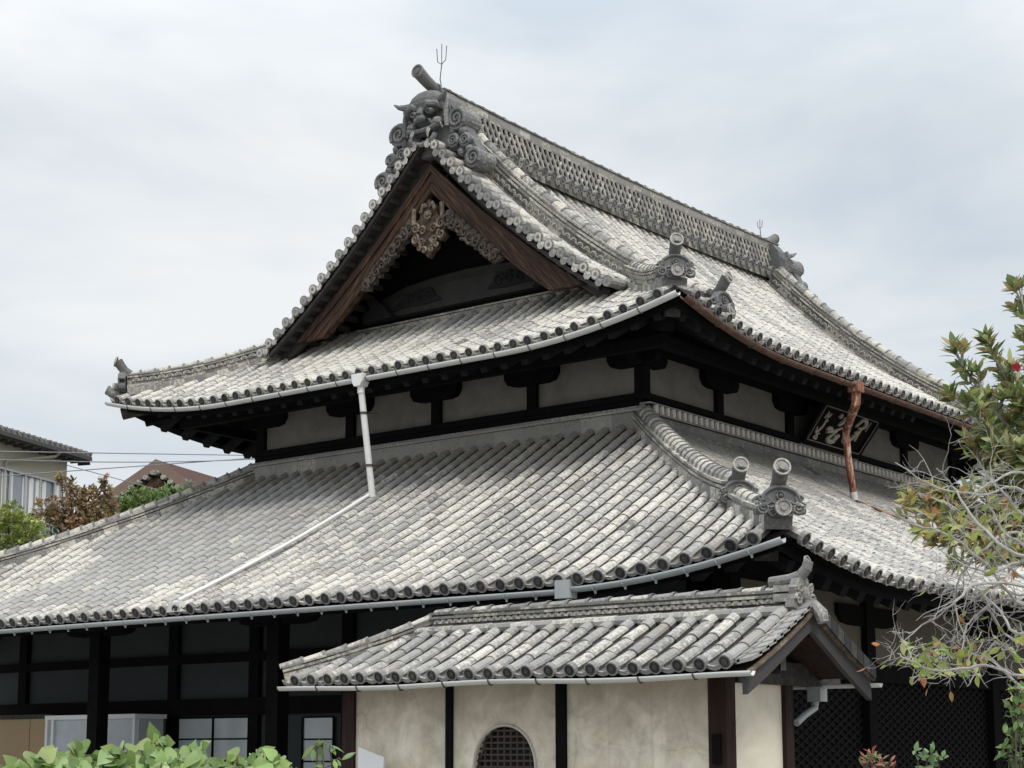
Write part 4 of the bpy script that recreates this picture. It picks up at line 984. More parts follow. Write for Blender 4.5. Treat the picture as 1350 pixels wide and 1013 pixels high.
b = MB(); ins = [V((WX-.004, y, z)) for y, z in A]; b.tube(ins, .016, 6, False); b.build('window_surround', plain('plaster_rim', (.52, .49, .43), .9, .2, 6), arch_w)
b = MB(); b.box((-7.28, WY+.02, 0), (-6.28, WY+.14, 2.42)); b.build('wall_panel', PLSIDE, annex, label='brighter cream wall panel under the gable end')
b = MB()
for y0_, y1_, nm in ((-1.29, -1.12, 0), (-2.615, -2.535, 0), (-4.01, -3.90, 0), (-5.77, -5.585, 0)):
    post((WX-.035, y0_, 0), (WX+.13, y1_, 2.32), 'post', POST if nm == 0 and y0_ in (-1.29, -5.77) else DARK, annex)
post((-6.28, WY-.03, 0), (-6.14, WY+.12, 2.40), 'post', POST, annex)
post((WX-.07, -5.72, 1.50), (WX-.036, -5.64, 1.76), 'hinge_plate', DARK, annex)
post((WX-.05, -6.25, 2.28), (WX+.10, -.85, 2.40), 'eave_beam', DARK, annex)
post((-7.2, WY-.07, 2.22), (-5.25, WY+.06, 2.43), 'tie_beam', GREYW, annex)
post((-5.25, WY-.05, 2.24), (-5.21, WY+.04, 2.41), 'beam_end', CARVE, annex)
post((-7.33, -6.25, 2.31), (-7.2, -1, 2.42), 'purlin', GREYW, annex); post((-6.93, -6.25, 2.62), (-6.75, -2, 2.72), 'purlin', DARK, annex)
b = MB(); b.prism([(-7.3, 2.43), (-6.33, 2.43), (AXR, 2.72)], V((0, WY+.03, 0)), V((1, 0, 0)), V((0, 0, 1)), V((0, .08, 0))); b.build('gable_infill', DARK, annex)
gutter('annex_gutter', None, [V((AX-.06, AY0-.04+.2*i, 2.265-.0*i+.012*cos(i*.45))) for i in range(29)], .045, PVC, annex, .55)
gutter('annex_gutter', None, [V((2*AXR-AX+.05, AY0-.06+.25*i, 2.24)) for i in range(18)], .04, PVC, annex, .6)
b = MB(); q = V((-5.68, -5.74, 2.2)); b.tube([q, q+V((-.02, .02, -.18)), q+V((-.28, .0, -.26)), q+V((-.43, .0, -.33))], .035, 10); b.box(q+V((-.07, -.07, -.12)), q+V((.07, .07, .02))); b.build('annex_downpipe', PVCG, annex)

# ------------------------------------------------------------------ plaque under the upper eaves
pq = thing('name_plaque', 'dark framed calligraphy plaque with gilt brush characters, leaning forward under the upper eaves', 'plaque', (5.6, -.3, 6.74))
BL, BR_, TL, TR = V((4.62, -.15, 6.76)), V((6.62, -.15, 6.76)), V((4.66, -.56, 7.36)), V((6.72, -.56, 7.36))
ux = (BR_-BL); uz = (TL-BL); nx_ = ux.cross(uz).normalized(); nx_ = nx_ if nx_.y < 0 else -nx_
def PQ(u, v_, d=0): return BL.lerp(BR_, u)*(1-v_)+TL.lerp(TR, u)*v_+nx_*d
b = MB(); vv = [PQ(u, v_, d) for d in (-.05, 0) for u, v_ in ((0, 0), (1, 0), (1, 1), (0, 1))]
b.add(vv, BFQ); b.build('board', DARK, pq)
for a, c_, nm in (((0, 0), (1, 0), 0), ((1, 0), (1, 1), 0), ((1, 1), (0, 1), 0), ((0, 1), (0, 0), 0)):
    b = MB(); b.beam(PQ(*a, .012), PQ(*c_, .012), .11 if a[1] == c_[1] == 0 else .08, .06, tuple(nx_)); b.build('frame', DARK, pq)
b = MB()
for a, c_ in (((.03, .06), (.97, .06)), ((.97, .06), (.97, .95)), ((.97, .95), (.03, .95)), ((.03, .95), (.03, .06))): b.beam(PQ(*a, .042), PQ(*c_, .042), .016, .01, tuple(nx_))
b.beam(PQ(-.02, -.09, .03), PQ(1.02, -.09, .03), .035, .02, tuple(nx_)); b.build('frame_edging', plain('dull_bronze_edge', (.20, .19, .165), .7, .4, 20), pq)
STK = [[(735, 455), (718, 472), (705, 490)], [(765, 480), (735, 525), (697, 552)], [(598, 583), (625, 572), (640, 580), (622, 600), (602, 604), (660, 600), (735, 575)], [(690, 600), (650, 632), (605, 672), (640, 690), (690, 655), (703, 640), (668, 652)],
       [(600, 690), (640, 700), (675, 685)], [(850, 562), (880, 535), (920, 498), (945, 512), (940, 550), (912, 575), (880, 577)], [(903, 590), (875, 620), (858, 655), (850, 690)], [(765, 640), (745, 680), (760, 702), (800, 690)],
       [(785, 715), (770, 748)], [(800, 690), (832, 655), (850, 640)], [(800, 560), (790, 600), (775, 640)], [(845, 620), (890, 610)]]
SM = [[(620, 432), (602, 462), (578, 488)], [(641, 450), (620, 470), (604, 488)], [(602, 492), (572, 548), (542, 590)], [(560, 560), (530, 598), (500, 603)], [(522, 562), (508, 618), (540, 622)], [(500, 640), (488, 658), (508, 667), (516, 642), (500, 640)], [(590, 520), (610, 505)]]
def puv(p):
    x, y = p[0]-580, p[1]-355; det = 490*325+180*148
    return ((x*325+180*y)/det, 1-(490*y-148*x)/det)
b = MB()
for s_, r_ in [(k, .034) for k in STK]+[(k, .019) for k in SM]:
    pts = [PQ(*puv(p), .012) for p in s_]; sm_ = []
    for i in range(len(pts)-1):
        p0_, p1_, p2_, p3_ = pts[max(i-1, 0)], pts[i], pts[i+1], pts[min(i+2, len(pts)-1)]
        for k in range(5):
            t_ = k/5; sm_.append(.5*((2*p1_)+(p2_-p0_)*t_+(2*p0_-5*p1_+4*p2_-p3_)*t_*t_+(3*p1_-p0_-3*p2_+p3_)*t_**3))
    sm_.append(pts[-1]); n = len(sm_)
    b.tube(sm_, [r_*(.65+.5*sin(pi*i/(n-1))) for i in range(n)], 7)
b.build('brush_characters', GOLD, pq)
b = MB()
for q_ in (((985, 520), (998, 524), (950, 608), (936, 604)), ((432, 618), (462, 626), (442, 672), (412, 664))):
    vv = [PQ(*puv(p), .014) for p in q_]; b.add(vv, [(0, 1, 2, 3)])
b.build('seal_mark', plain('dim_seal', (.13, .13, .125), .7), pq)
bb = MB()
for u in (.08, .92): bb.beam(PQ(u, 1, 0), V((PQ(u, 1).x, -.1, 7.5)), .05, .05)
bb.build('hanger', DARK, pq)

# ------------------------------------------------------------------ odd things around the hall
b = MB(); b.prism([(-1.53, .7), (-1.53, 1.665), (-1.885, 1.555), (-1.86, 1.3), (-1.85, .7)], V((-7.62, 0, 0)), V((0, 1, 0)), V((0, 0, 1)), V((.03, 0, 0)))
wb = thing('white_board', 'white board with a slanted top standing against the annex wall beside its left post', 'board', (-7.6, -1.7, 0))
b.build('panel', WHITE, wb); b = MB(); b.box((-7.6, -1.75, 0), (-7.56, -1.65, .75)); b.build('stake', GREYW, wb)
gs = thing('glass_screen', 'white framed glass showcase standing behind the dark veranda column', 'showcase', (-2.7, 8.9, .55))
b = MB(); b.box((-2.80, 7.82, .62), (-2.77, 10.0, 2.13)); b.build('glass', GLASSD, gs)
b = MB()
for y in (7.80, 10.02, 9.86): b.box((-2.84, y-.03, .56), (-2.765, y+.03, 2.2))
b.box((-2.85, 7.76, 2.13), (-2.2, 10.05, 2.20)); b.box((-2.84, 7.76, .55), (-2.3, 10.05, .62)); b.build('frame', WHITE, gs)
b = MB(); b.box((-2.3, 7.76, .62), (-2.27, 10.05, 2.13)); b.box((-2.77, 7.76, .62), (-2.3, 7.78, 2.13)); b.build('back_panel', plain('showcase_back', (.5, .52, .55), .7, .1), gs)
bp = thing('board_partition', 'plain beige board partition at the far left end of the veranda', 'partition', (-2.6, 11, .55))
for y0, y1 in ((10.2, 10.75), (10.77, 12.4)):
    b = MB(); b.box((-2.62, y0, .55), (-2.58, y1, 2.16)); b.build('board', BEIGE, bp)
b = MB(); b.box((-2.66, 10.15, 2.165), (-2.54, 12.45, 2.23)); b.build('top_rail', GREYW, bp)
# ------------------------------------------------------------------ buildings beyond the hall
hs = thing('neighbour_house', 'beige upstairs house wall with curtained window and projecting tiled eave, left edge', 'house', tuple(at(0, 900, 38)))
D0 = 38.0
A0 = at(-260, 600, D0-5.6); Bc = at(89, 600, 41.1)
A0 = V((A0.x, A0.y, 0)); Bc = V((Bc.x, Bc.y, 0)); hd = (Bc-A0).normalized(); hn = V((hd.y, -hd.x, 0))   # hn points to the camera side
if hn.dot(CAM-Bc) < 0: hn = -hn
def hz(v_, D): return CAM.z+(985-v_)/FPX*D
HL = (Bc-A0).length
ztop = hz(590, 41.0)-.17; zwin1 = hz(628, 41)-.2; zwin0 = zwin1-1.55; zbase = 3.0
b = MB(); b.obox(V((A0.x, A0.y, zbase)), hd*HL, -hn*6, V((0, 0, ztop-zbase)))
house_wall = b.build('wall', plain('beige_render', (.46, .43, .33), .9, .08, 3), hs)
def hp(k, off, z): return V((A0.x, A0.y, 0))+hd*k+hn*off+V((0, 0, z))
wk1 = HL-.02; wk0 = HL-3.0
b = MB(); b.obox(hp(wk0, .01, zwin0), hd*(wk1-wk0), hn*.03, V((0, 0, zwin1-zwin0))); hw_ = b.build('window', glassy('house_glass', (.22, .25, .29), .12), hs)
b = MB(); n = 60
vv = []
cm = plain('white_curtain', (.66, .66, .66), .9, .12, 4, 0)
for i in range(n+1):
    k = wk0+.08+(wk1-wk0-.16)*i/n; o_ = .05+.02*sin(i*1.1)
    vv += [hp(k, o_, zwin0+.5), hp(k, o_, zwin1-.06)]
b.add(vv, [(2*i, 2*i+2, 2*i+3, 2*i+1) for i in range(n) if (i//7) % 4 != 2]); b.build('curtain', cm, hw_)
b = MB()
for i in range(6): k = wk0+(wk1-wk0)*i/5; b.obox(hp(k-.03, .06, zwin0), hd*.06, hn*.03, V((0, 0, zwin1-zwin0)))
for z in (zwin0, zwin0+.46, zwin1-.05): b.obox(hp(wk0, .061, z), hd*(wk1-wk0), hn*.035, V((0, 0, .05)))
for i in range(9): b.obox(hp(wk0+(wk1-wk0)*i/8-.015, .062, zwin0), hd*.03, hn*.02, V((0, 0, .46)))
b.build('window_frame', plain('grey_window_frame', (.38, .39, .40), .5, .1), hw_)
b = MB(); ez = ztop-.02
b.obox(hp(-.5, .45, ez), hd*(HL+.85), -hn*4.2+V((0, 0, .35)), V((0, 0, .10)), (.3, .2, 0)); 
for i in range(46): k = -.5+i*(HL+.8)/45; b.tube([hp(k, .48, ez+.075), hp(k, -3.3, ez+.46)], .045, 6, True, (.4+rnd.uniform(-.15, .15), .3, 0))
hroof = b.build('roof', RIDGE, hs)
b = MB(); b.obox(hp(-.5, .44, ez-.13), hd*(HL+.8), -hn*.45, V((0, 0, .11))); b.obox(hp(-.5, .46, ez-.10), hd*(HL+.82), hn*.03, V((0, 0, .09)))
for i in range(30): k = -.4+i*(HL+.7)/29; b.obox(hp(k, .1, ez-.19), hd*.05, hn*.32, V((0, 0, .07)))
b.build('eave_soffit', plain('dark_eave', (.05, .047, .045), .8), hs)
b = MB(); kk = HL-1.0; b.tube([hp(kk, .44, ez-.1), hp(kk-.05, .36, ez-.2), hp(kk-1.6, .08, ez-.55), hp(kk-1.62, .06, ez-.8), hp(kk-1.62, .06, zbase)], .035, 8); b.build('drain_pipe', plain('beige_pipe', (.36, .33, .27), .6), hs)
b = MB(); b.obox(hp(-.5, .02, zwin0-.5), hd*(HL+.2), hn*.9+V((0, 0, -.35)), V((0, 0, .08)), (.6, .4, 0)); b.build('lower_eave', RIDGE, hs)

dt = thing('distant_temple_gable', 'distant gable with broad brown-red roof edges rising behind the green bush', 'temple roof', tuple(at(205, 985, 50)))
Ct = at(206, 606, 50); gx_ = V((cos(1.9), sin(1.9), 0))
sdv = V((-sin(YAW-.10), cos(YAW-.10), 0)); bk = V((cos(YAW+.10-.2), sin(YAW+.10-.2), 0)); bk = V((sdv.y, -sdv.x, 0)); bk = bk if bk.dot(fw) > 0 else -bk
bk = (bk+V((rt.x, rt.y, 0))*.25).normalized()
pk = V((Ct.x, Ct.y, Ct.z)); 
def dp(a, z, d): return pk+sdv*a+V((0, 0, z))+bk*d
RED = plain('red_brown_roof_metal', (.085, .048, .042), .8, .15, 2, spec=.1); GB = plain('weathered_copper_edge', (.20, .145, .12), .8, .15, 2, spec=.1)
b = MB()
for sg in (1, -1):
    for (a0, z0_, a1, z1) in ((0, 0, 1.7, -1.15), (1.7, -1.15, 3.6, -2.25)):
        b.add([dp(sg*a0, z0_, 0), dp(sg*a1, z1, 0), dp(sg*a1, z1, 8), dp(sg*a0, z0_, 8), dp(sg*a0, z0_-.1, 0), dp(sg*a1, z1-.1, 0), dp(sg*a1, z1-.1, 8), dp(sg*a0, z0_-.1, 8)], BFQ)
b.build('roof', RED, dt)
b = MB()
for sg in (1, -1):
    for (a0, z0_, a1, z1) in ((0, -.0, 1.7, -1.15), (1.7, -1.15, 3.6, -2.25)):
        vv = [dp(sg*a0, z0_+.01, -.03), dp(sg*a1, z1+.01, -.03), dp(sg*(a1-.06), z1-.30, -.03), dp(sg*a0, z0_-.31, -.03)]; b.add(vv+[q+bk*.02 for q in vv], BFQ)
b.build('roof_edge', GB, dt)
b = MB()
for sg in (1, -1):
    for i in range(13):
        k = i/12; a = .05+2.6*k; z = -.40-1.75*k; b.tube([dp(sg*a, z, -.12), dp(sg*a, z, .2)], .075, 8, True, (.4+rnd.uniform(-.2, .3), .5, 0))
b.build('edge_tiles', RIDGE, dt)
b = MB()
for sg in (1, -1):
    vv = [dp(0, -.52, .05), dp(sg*2.4, -2.13, .05), dp(sg*2.2, -2.3, .05), dp(0, -.78, .05)]; b.add(vv+[q+bk*.06 for q in vv], BFQ)
b.build('barge_board', BARGE_L, dt)
b = MB(); b.add([dp(0, -.5, .3), dp(-3.3, -2.6, .3), dp(-3.3, -5, .3), dp(3.3, -5, .3), dp(3.3, -2.6, .3)], [(0, 1, 2, 3, 4)]); b.build('gable_wall', DARK, dt)
b = MB()
for sg in (1, -1):
    b.spiral(dp(sg*.2, -1.0, .0), sdv, V((0, 0, 1)), .16, 1.4, .05); b.prism([(0, .2), (.3, 0), (0, -.35), (-.3, 0)], dp(0, -1.05, .02), sdv, V((0, 0, 1)), bk*.05)
b.build('gable_pendant', CARVE, dt)
# wires
def wire(p, q, sagm):
    b = MB(); b.tube([V(p).lerp(V(q), i/16)-V((0, 0, sagm*4*(i/16)*(1-i/16))) for i in range(17)], .012, 5, False)
    return b.build('power_line', plain('grey_cable', (.22, .23, .25), .6), None)
GW = 'overhead wires on the left'
tag(wire(at(-60, 594.5, 34), at(420, 602, 46), .0), 'highest thin overhead wire crossing the sky above the red-brown gable', 'wire', GW)
tag(wire(at(-60, 603.5, 34), at(420, 600, 46), .14), 'second thin overhead wire from the top, sagging in the middle', 'wire', GW)
tag(wire(at(-60, 632, 34), at(420, 598, 46), .0), 'thin overhead wire rising towards the temple eave', 'wire', GW)
tag(wire(at(60, 606, 40.8), at(230, 652, 49), .0), 'short thin wire slanting down from the house to the gable', 'wire', GW)

# ------------------------------------------------------------------ plants
def leaf(b, p, d, n, L_, W_, c, fold=.25, tip=1.0, heart=False):
    d = d.normalized(); s = d.cross(n)
    if s.length < 1e-4: s = d.orthogonal()
    s.normalize(); n = s.cross(d).normalized()
    dr = -n*(.12*L_*tip)
    if heart: pr = [(-.08, .22), (-.06, .40), (.08, .53), (.26, .54), (.46, .43), (.66, .27), (.84, .11)]
    else: pr = [(.06, .12), (.2, .34), (.38, .49), (.56, .48), (.74, .34), (.9, .14)]
    vv = [p+d*(.0 if not heart else .05)*L_]
    for t_, hw in pr:
        m_ = p+d*(t_*L_)+dr*t_*t_
        vv += [m_+s*hw*W_+n*fold*hw*W_, m_, m_-s*hw*W_+n*fold*hw*W_]
    vv.append(p+d*L_+dr)
    ff = [(0, 2, 1), (0, 3, 2)]
    K = len(pr)
    for i in range(K-1):
        a = 1+3*i; ff += [(a, a+1, a+4, a+3), (a+1, a+2, a+5, a+4)]
    a = 3*K-2; ff += [(a, a+1, a+3), (a+1, a+2, a+3)]
    b.add(vv, ff, c)
def rv():
    while 1:
        v_ = V((rnd.uniform(-1, 1), rnd.uniform(-1, 1), rnd.uniform(-1, 1)))
        if .05 < v_.length < 1: return v_.normalized()
def jit(c, a=.25):
    k = 1+rnd.uniform(-a, a); return (c[0]*k*(1+rnd.uniform(-.1, .1)), c[1]*k, c[2]*k*(1+rnd.uniform(-.15, .15)))
def bez(p, q, bend, n=8): 
    return [p.lerp(q, i/n)+bend*4*(i/n)*(1-i/n) for i in range(n+1)]
def blob_tree(name, label, cat, spots, base, leafc, ll, lw, nper, Dspread, trunk_r=.12, up=.5, group=None, droop=0, flat=1.0):
    """spots: (u, v, D, radius m)"""
    ctr = [(at(u, v_, D), r) for u, v_, D, r in spots]
    bs = V((base[0], base[1], base[2])); t = thing(name, label, cat, tuple(bs), group)
    b = MB()
    mid = sum((c_ for c_, r in ctr), V())/len(ctr); fork = bs.lerp(mid, .55)
    b.tube(bez(bs, fork, V((.1, .1, 0))), [trunk_r*(1-.4*i/8) for i in range(9)], 8)
    for c_, r in ctr:
        b.tube(bez(fork, c_, rv()*.15), [trunk_r*.55*(1-.75*i/8) for i in range(9)], 6)
        for k in range(5): 
            q = c_+rv()*r*.8; b.tube(bez(c_, q, rv()*.05, 4), [.014, .012, .009, .007, .004], 4)
    b.build('trunk', BARKD, t)
    b = MB()
    for c_, r in ctr:
        cl_ = [(c_+V((d_.x, d_.y, d_.z*flat))*r*rnd.uniform(.35, 1.0)) for d_ in (rv() for _ in range(max(6, int(nper*r*r/9))))]
        for q in cl_:
            cc = jit(rnd.choice(leafc), .3); n_ = 9
            for k in range(n_):
                d_ = (rv()+V((0, 0, up))+(q-c_)*.5/r); p = q+rv()*rnd.uniform(0, .22*r+.04)
                leaf(b, p, d_, (rv()+V((0, 0, 1.2))).normalized(), ll*rnd.uniform(.7, 1.25), lw*rnd.uniform(.8, 1.2), jit(cc, .22))
    b.build('crown', LEAF, t); return t
g0 = lambda u, D, z=4.0: (lambda p: (p.x, p.y, z))(at(u, 900, D))
blob_tree('clipped_tree', 'yellow-green clipped tree with rounded pads at the far left edge', 'tree', [(12, 683, 34, .42), (36, 703, 34, .42), (-15, 700, 34.3, .5), (8, 720, 34, .42), (48, 722, 34, .3), (-10, 745, 34, .5), (30, 742, 34, .4)], g0(5, 34), [(.30, .35, .07), (.40, .45, .11), (.21, .27, .06)], .085, .05, 2800, 0, .1, .8, flat=.75)
blob_tree('dark_shrub', 'dark green shrub in the gap under the clipped tree pads', 'shrub', [(2, 735, 32.5, .35), (-10, 760, 32.5, .4), (78, 703, 37, .35), (95, 720, 36, .4), (60, 735, 36.5, .35)], g0(60, 36), [(.05, .085, .025), (.07, .11, .03)], .10, .05, 1300, 0, .08, .5)
blob_tree('autumn_shrub', 'brown autumn-leaved shrub in front of the beige house window', 'shrub', [(62, 672, 35.5, .34), (85, 680, 35.5, .34), (92, 648, 35.5, .22), (100, 660, 35.5, .3), (118, 655, 35.5, .3), (138, 650, 35.5, .24), (118, 680, 35.4, .36), (140, 675, 35.4, .34), (82, 632, 35.4, .12), (135, 636, 35.4, .12), (100, 705, 35.3, .4), (125, 702, 35.3, .36), (148, 694, 35.3, .25)], g0(105, 35.5), [(.40, .26, .16), (.33, .22, .14), (.46, .33, .21), (.30, .24, .13), (.38, .34, .14)], .10, .055, 3200, 0, .08, .35)
blob_tree('green_bush', 'bright green feathery bush before the red-brown gable', 'bush', [(158, 672, 36, .22), (175, 662, 36, .24), (195, 660, 36, .24), (213, 658, 36, .22), (232, 655, 36, .18), (170, 675, 36, .34), (195, 668, 36, .38), (222, 662, 36, .32), (245, 655, 36.3, .16), (160, 690, 35.8, .3), (185, 690, 35.8, .35)], g0(195, 36), [(.20, .29, .09), (.28, .38, .14), (.15, .22, .07)], .13, .045, 1900, 0, .08, .6)
blob_tree('silver_shrub', 'small grey-green spiky shrub at the edge of the roof beside the green bush', 'shrub', [(246, 640, 38, .16), (252, 650, 38, .18), (240, 652, 38, .14)], g0(246, 38), [(.26, .29, .25), (.2, .23, .18)], .14, .03, 1500, 0, .04, .9)
b = MB(); b.obox(at(60, 735, 34.8)-V((0, 0, 2)), V((rt.x, rt.y, 0))*1.6, V((fw.x, fw.y, 0))*.5, V((0, 0, 2.1))); tag(b.build('garden_wall', plain('mossy_stone_wall', (.28, .26, .22), .95, .4, 5, .5), None), 'short mossy stone wall beneath the dark shrub at left', 'wall')

# evergreen with long leaves in rosettes, right edge
mg = thing('evergreen_tree', 'glossy broad-leaved evergreen with olive-brown leaf undersides and one red bud, right edge', 'tree', tuple(V((at(1480, 900, 15).x, at(1480, 900, 15).y, 0))))
mb_w, mb_l = MB(), MB()
trunk0 = V((at(1480, 900, 15).x, at(1480, 900, 15).y, 0)); trunk1 = at(1440, 640, 15)
mb_w.tube(bez(trunk0, trunk1, V((.1, .15, 0))), [.14-.008*i for i in range(9)], 9)
MC = [(.13, .20, .065), (.18, .26, .09), (.34, .29, .13), (.44, .35, .17), (.11, .16, .05), (.42, .50, .22), (.40, .34, .15), (.26, .33, .11)]
def rosette(p, d, n_, ll, cols, tilt=.75):
    d = d.normalized(); x = d.orthogonal().normalized(); y = d.cross(x); a0 = rnd.uniform(0, 6)
    for k in range(n_):
        a = a0+k*2.4; ti = rnd.uniform(.25, 1.0)*tilt+.12*(k/n_); ld = d*(1-ti*.55)+(x*cos(a)+y*sin(a))*(.35+ti); c = jit(rnd.choice(cols), .3)
        leaf(mb_l, p-d*.05*k/n_*1.4, ld, d, ll*rnd.uniform(.75, 1.15), ll*rnd.uniform(.28, .36), c, .2, rnd.uniform(.2, 1.4))
spine = [((1440, 640), (1375, 520), (1342, 375), 15), ((1440, 640), (1390, 560), (1350, 440), 15.3), ((1440, 650), (1350, 560), (1300, 445), 14.8), ((1430, 660), (1320, 570), (1257, 462), 14.7), ((1430, 660), (1340, 560), (1325, 500), 15.2),
         ((1430, 670), (1330, 600), (1250, 520), 14.6), ((1430, 660), (1350, 590), (1290, 540), 15.1), ((1430, 690), (1340, 640), (1280, 590), 14.9), ((1430, 690), (1370, 600), (1345, 520), 14.6), ((1430, 700), (1360, 640), (1320, 590), 14.4),
         ((1440, 720), (1330, 680), (1240, 655), 14.2), ((1440, 730), (1300, 690), (1190, 680), 14.0), ((1440, 740), (1320, 720), (1230, 715), 14.1), ((1440, 740), (1330, 690), (1275, 680), 14.3), ((1440, 730), (1370, 680), (1330, 660), 14.5), ((1440, 760), (1360, 740), (1300, 735), 14.1), ((1440, 740), (1330, 700), (1210, 700), 13.9), ((1440, 730), (1300, 665), (1195, 660), 14.1), ((1440, 750), (1340, 730), (1260, 745), 14.0), ((1440, 700), (1370, 640), (1345, 600), 14.2), ((1440, 720), (1360, 660), (1300, 640), 14.4), ((1440, 650), (1400, 560), (1395, 430), 15.4), ((1440, 650), (1410, 540), (1440, 420), 15.6)]
for a, m_, z, D in spine:
    A, Bm, Z_ = at(*a, 15), at(*m_, D+rnd.uniform(-.2, .2)), at(*z, D)
    pts = [(A*(1-t)**2+Bm*2*t*(1-t)+Z_*t*t) for t in [i/12 for i in range(13)]]
    mb_w.tube(pts, [.03-.002*i for i in range(13)], 6)
    low = z[1] > 640
    for i in range(5, 13):
        p = pts[i]; d = (pts[i]-pts[i-1]).normalized()+V((0, 0, .5))
        for k in range(1 if i == 12 else 3):
            dd = d if i == 12 else (d+rv()*.9+V((0, 0, .2))); q = p if i == 12 else p+dd.normalized()*rnd.uniform(.06, .20)
            if i < 12: mb_w.tube([p, q], [.008, .005], 4)
            rosette(q, dd, rnd.randint(7, 9), .15 if not low else .13, MC if not low else MC[2:]+[(.45, .27, .09), (.40, .36, .10), (.34, .36, .10)])
mb_w.build('branches', BARK, mg); mb_l.build('leaves', LEAF, mg, True)
b = MB(); p = at(1341, 489, 14.4)
for k in range(7): leaf(b, p+rv()*.01, V((0, 0, 1))+rv()*.8, rv(), .07, .045, (.45, .03, .05))
b.build('red_bud', LEAF, mg)

# half-bare grey tree in front of it
bt = thing('bare_tree', 'half-bare tree with pale grey tangled twigs and few yellow-green leaves, right edge', 'tree', tuple(V((at(1460, 900, 11.5).x, at(1460, 900, 11.5).y, 0))))
bw, bl = MB(), MB()
T0 = V((at(1460, 900, 11.5).x, at(1460, 900, 11.5).y, 0)); T1 = at(1420, 800, 11.5)
bw.tube(bez(T0, T1, V((.05, .1, 0))), [.09-.005*i for i in range(9)], 9)
lines = [[(1420, 800), (1350, 772), (1290, 770), (1255, 798), (1222, 822), (1198, 836)], [(1420, 800), (1350, 705), (1300, 722), (1268, 758), (1260, 800), (1278, 850)], [(1420, 760), (1350, 650), (1290, 652), (1230, 640), (1180, 610)],
         [(1420, 800), (1345, 835), (1318, 806), (1285, 775), (1262, 772)], [(1420, 900), (1345, 892), (1300, 878), (1240, 886), (1205, 872), (1183, 862)], [(1430, 930), (1350, 908), (1310, 872), (1282, 862), (1262, 845)],
         [(1420, 780), (1345, 760), (1305, 712), (1262, 672), (1215, 652)], [(1420, 800), (1350, 800), (1300, 745), (1250, 705), (1200, 690), (1170, 668)], [(1420, 720), (1350, 680), (1315, 640), (1290, 622)], [(1420, 740), (1340, 730), (1290, 690), (1255, 640), (1235, 618)],
         [(1420, 820), (1330, 790), (1290, 810), (1272, 830), (1268, 862)], [(1420, 850), (1350, 850), (1320, 830), (1300, 790)], [(1420, 760), (1350, 740), (1310, 755), (1280, 748), (1240, 725)], [(1420, 700), (1350, 625), (1310, 635), (1285, 650)], [(1420, 860), (1350, 870), (1322, 850), (1305, 855), (1290, 880), (1275, 905)],
         [(1420, 780), (1345, 785), (1312, 772), (1285, 790), (1265, 775), (1245, 780)], [(1420, 790), (1350, 720), (1322, 700), (1302, 660), (1296, 640)]]
def twig(p, d, L_, r, depth):
    pts = [p]; dd = d.normalized()
    n = 5
    for i in range(n):
        dd = (dd+rv()*.33).normalized(); pts.append(pts[-1]+dd*L_/n)
    bw.tube(pts, [r*(1-.7*i/n) for i in range(n+1)], 5)
    if depth > 0:
        for k in range(rnd.randint(1, 3)):
            i = rnd.randint(1, n); twig(pts[i], dd+rv()*1.0, L_*rnd.uniform(.45, .7), r*.6, depth-1)
    elif rnd.random() < .10: leaf(bl, pts[-1], dd+V((0, 0, -.3)), rv(), .07, .03, jit(rnd.choice([(.30, .33, .08), (.36, .24, .08), (.42, .18, .07)])))
for li, ln in enumerate(lines):
    D = 11.2+.18*((li*7) % 9-4)
    P_ = [at(u, v_, D+(.25*sin(i*1.7+li))) for i, (u, v_) in enumerate(ln)]
    sm_ = []
    for i in range(len(P_)-1):
        p0_, p1_, p2_, p3_ = P_[max(i-1, 0)], P_[i], P_[i+1], P_[min(i+2, len(P_)-1)]
        for k in range(5):
            t_ = k/5; sm_.append(.5*((2*p1_)+(p2_-p0_)*t_+(2*p0_-5*p1_+4*p2_-p3_)*t_*t_+(3*p1_-p0_-3*p2_+p3_)*t_**3)+rv()*.008)
    sm_.append(P_[-1]); n = len(sm_)
    bw.tube(sm_, [.0125*(1-.7*i/(n-1)) for i in range(n)], 6)
    for k in range(8):
        i = rnd.randint(3, n-2); d = (sm_[i+1]-sm_[i]).normalized()
        twig(sm_[i], d+rv()*.8, rnd.uniform(.14, .38), .0038, 2)
LG = [(.36, .44, .10), (.44, .50, .15), (.28, .38, .09), (.50, .52, .20)]
for u0, v0, su, sv, n_ in ((1245, 872, 48, 22, 60), (1215, 858, 25, 14, 22), (1310, 860, 40, 25, 10), (1335, 845, 20, 10, 8), (1300, 690, 50, 30, 50), (1345, 905, 14, 20, 10), (1240, 690, 40, 20, 10)):
    for k in range(n_):
        p = at(u0+rnd.uniform(-su, su), v0+rnd.uniform(-sv, sv), 11.2+rnd.uniform(-.3, .3)); cc = jit(rnd.choice(LG)) if rnd.random() > .15 else jit((.45, .2, .08))
        d = rv()+V((0, 0, -.2)); bw.tube([p-d.normalized()*.07+rv()*.02, p], [.004, .003], 4); leaf(bl, p, d, (rv()+V((0, 0, 1))).normalized(), rnd.uniform(.065, .105), .042, cc)
bw.build('branches', BARK, bt); bl.build('leaves', LEAF, bt)

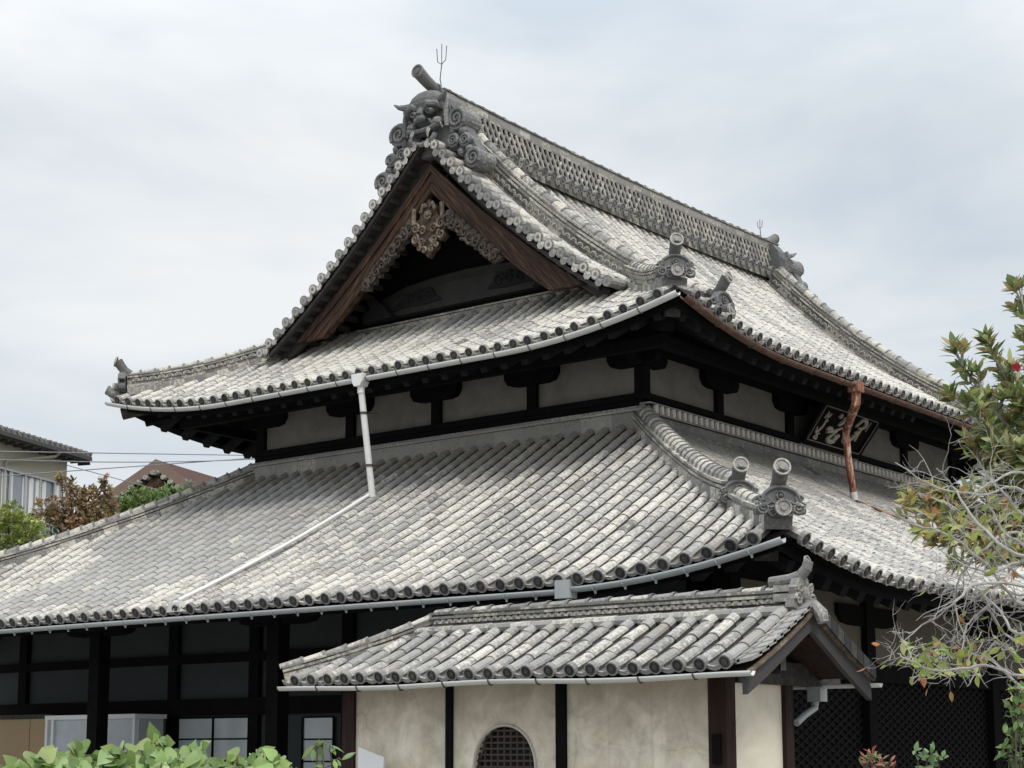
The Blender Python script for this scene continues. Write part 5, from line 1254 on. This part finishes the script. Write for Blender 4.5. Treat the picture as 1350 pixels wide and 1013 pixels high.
# foreground shrubs and sprigs
def shrub(name, label, cat, spots, cols, ll, lw, heart, stems, seed, upb=.35, gz=0.0, smat=BARKD):
    rnd.seed(seed); pts = [(at(u, v_, D), r) for u, v_, D, r in spots]
    m_ = sum((p for p, r in pts), V())/len(pts); t = thing(name, label, cat, (m_.x, m_.y, gz)); b, l = MB(), MB()
    for p, r in pts:
        foot = V((m_.x+(p.x-m_.x)*.6, m_.y+(p.y-m_.y)*.6, gz)); b.tube(bez(foot, p, rv()*.06), [.012-.001*i for i in range(9)], 5)
        for k in range(stems):
            d = (rv()+V((0, 0, upb))); q = p+d*r*rnd.uniform(.3, 1); b.tube([p, p.lerp(q, .5)+rv()*.02, q], [.005, .004, .003], 4)
            face = (V((-fw.x, -fw.y, .9))+rv()*.7).normalized(); dl = (rv()+V((0, 0, -.35 if heart else upb))); leaf(l, q, dl, face, ll*rnd.uniform(.7, 1.25), lw*rnd.uniform(.85, 1.15), jit(rnd.choice(cols), .25), .18, 1.2, heart)
    b.build('stems', smat, t); l.build('leaves', LEAF, t, True); return t
VG = [(.24, .36, .11), (.32, .45, .15), (.17, .27, .08), (.40, .52, .22)]
sp = []
rnd.seed(5)
topl = [(0, 1010), (30, 1000), (60, 992), (95, 990), (130, 985), (160, 976), (195, 974), (222, 974), (255, 980), (275, 992), (300, 998), (320, 996), (345, 990), (362, 992), (385, 1005)]
for i, (u, v_) in enumerate(topl):
    for k in range(4): sp.append((u*.97+rnd.uniform(-14, 14), v_+21+k*13+rnd.uniform(-4, 6), 8.2+rnd.uniform(-.4, .5)+k*-.1, .07))
shrub('leafy_shrub', 'pale green heart-leaved shrub filling the bottom left corner', 'shrub', sp, VG, .078, .072, True, 18, 21)
shrub('climbing_sprig', 'thin sprig of long green leaves in front of the window bars beside the annex post', 'plant', [(425, 982, 9.5, .06), (436, 990, 9.5, .07), (443, 1002, 9.5, .06), (418, 985, 9.5, .05), (432, 1015, 9.5, .1)], [(.16, .26, .07), (.22, .33, .10)], .085, .028, False, 4, 22, -.3)
shrub('red_tipped_shrub', 'small shrub with red young leaf tips against the dark lattice', 'shrub', [(1150, 1006, 12.5, .06), (1143, 1015, 12.5, .07), (1160, 1015, 12.5, .07), (1172, 1018, 12.5, .06), (1152, 1030, 12.5, .1)], [(.34, .07, .06), (.42, .16, .12), (.30, .22, .10), (.25, .30, .12)], .07, .02, False, 14, 23, .9)
shrub('young_sprig', 'young pale green sprig standing alone against the dark lattice', 'plant', [(1210, 997, 12, .05), (1222, 1001, 12, .07), (1237, 1005, 12, .06), (1225, 1012, 12, .07), (1218, 1030, 12, .1)], [(.18, .30, .12), (.26, .38, .17)], .075, .032, False, 8, 24, .3)
shrub('garden_shrub', 'light green small-leaved shrub at the lower right edge', 'shrub', [(1343, 912, 11, .06), (1338, 935, 11, .08), (1345, 950, 11, .09), (1333, 968, 11, .08), (1345, 980, 11, .1), (1330, 995, 11, .08), (1348, 1005, 11, .1), (1360, 950, 11, .15), (1365, 990, 11, .15)], [(.17, .30, .08), (.24, .38, .12), (.12, .22, .06)], .065, .034, False, 14, 25, .2)
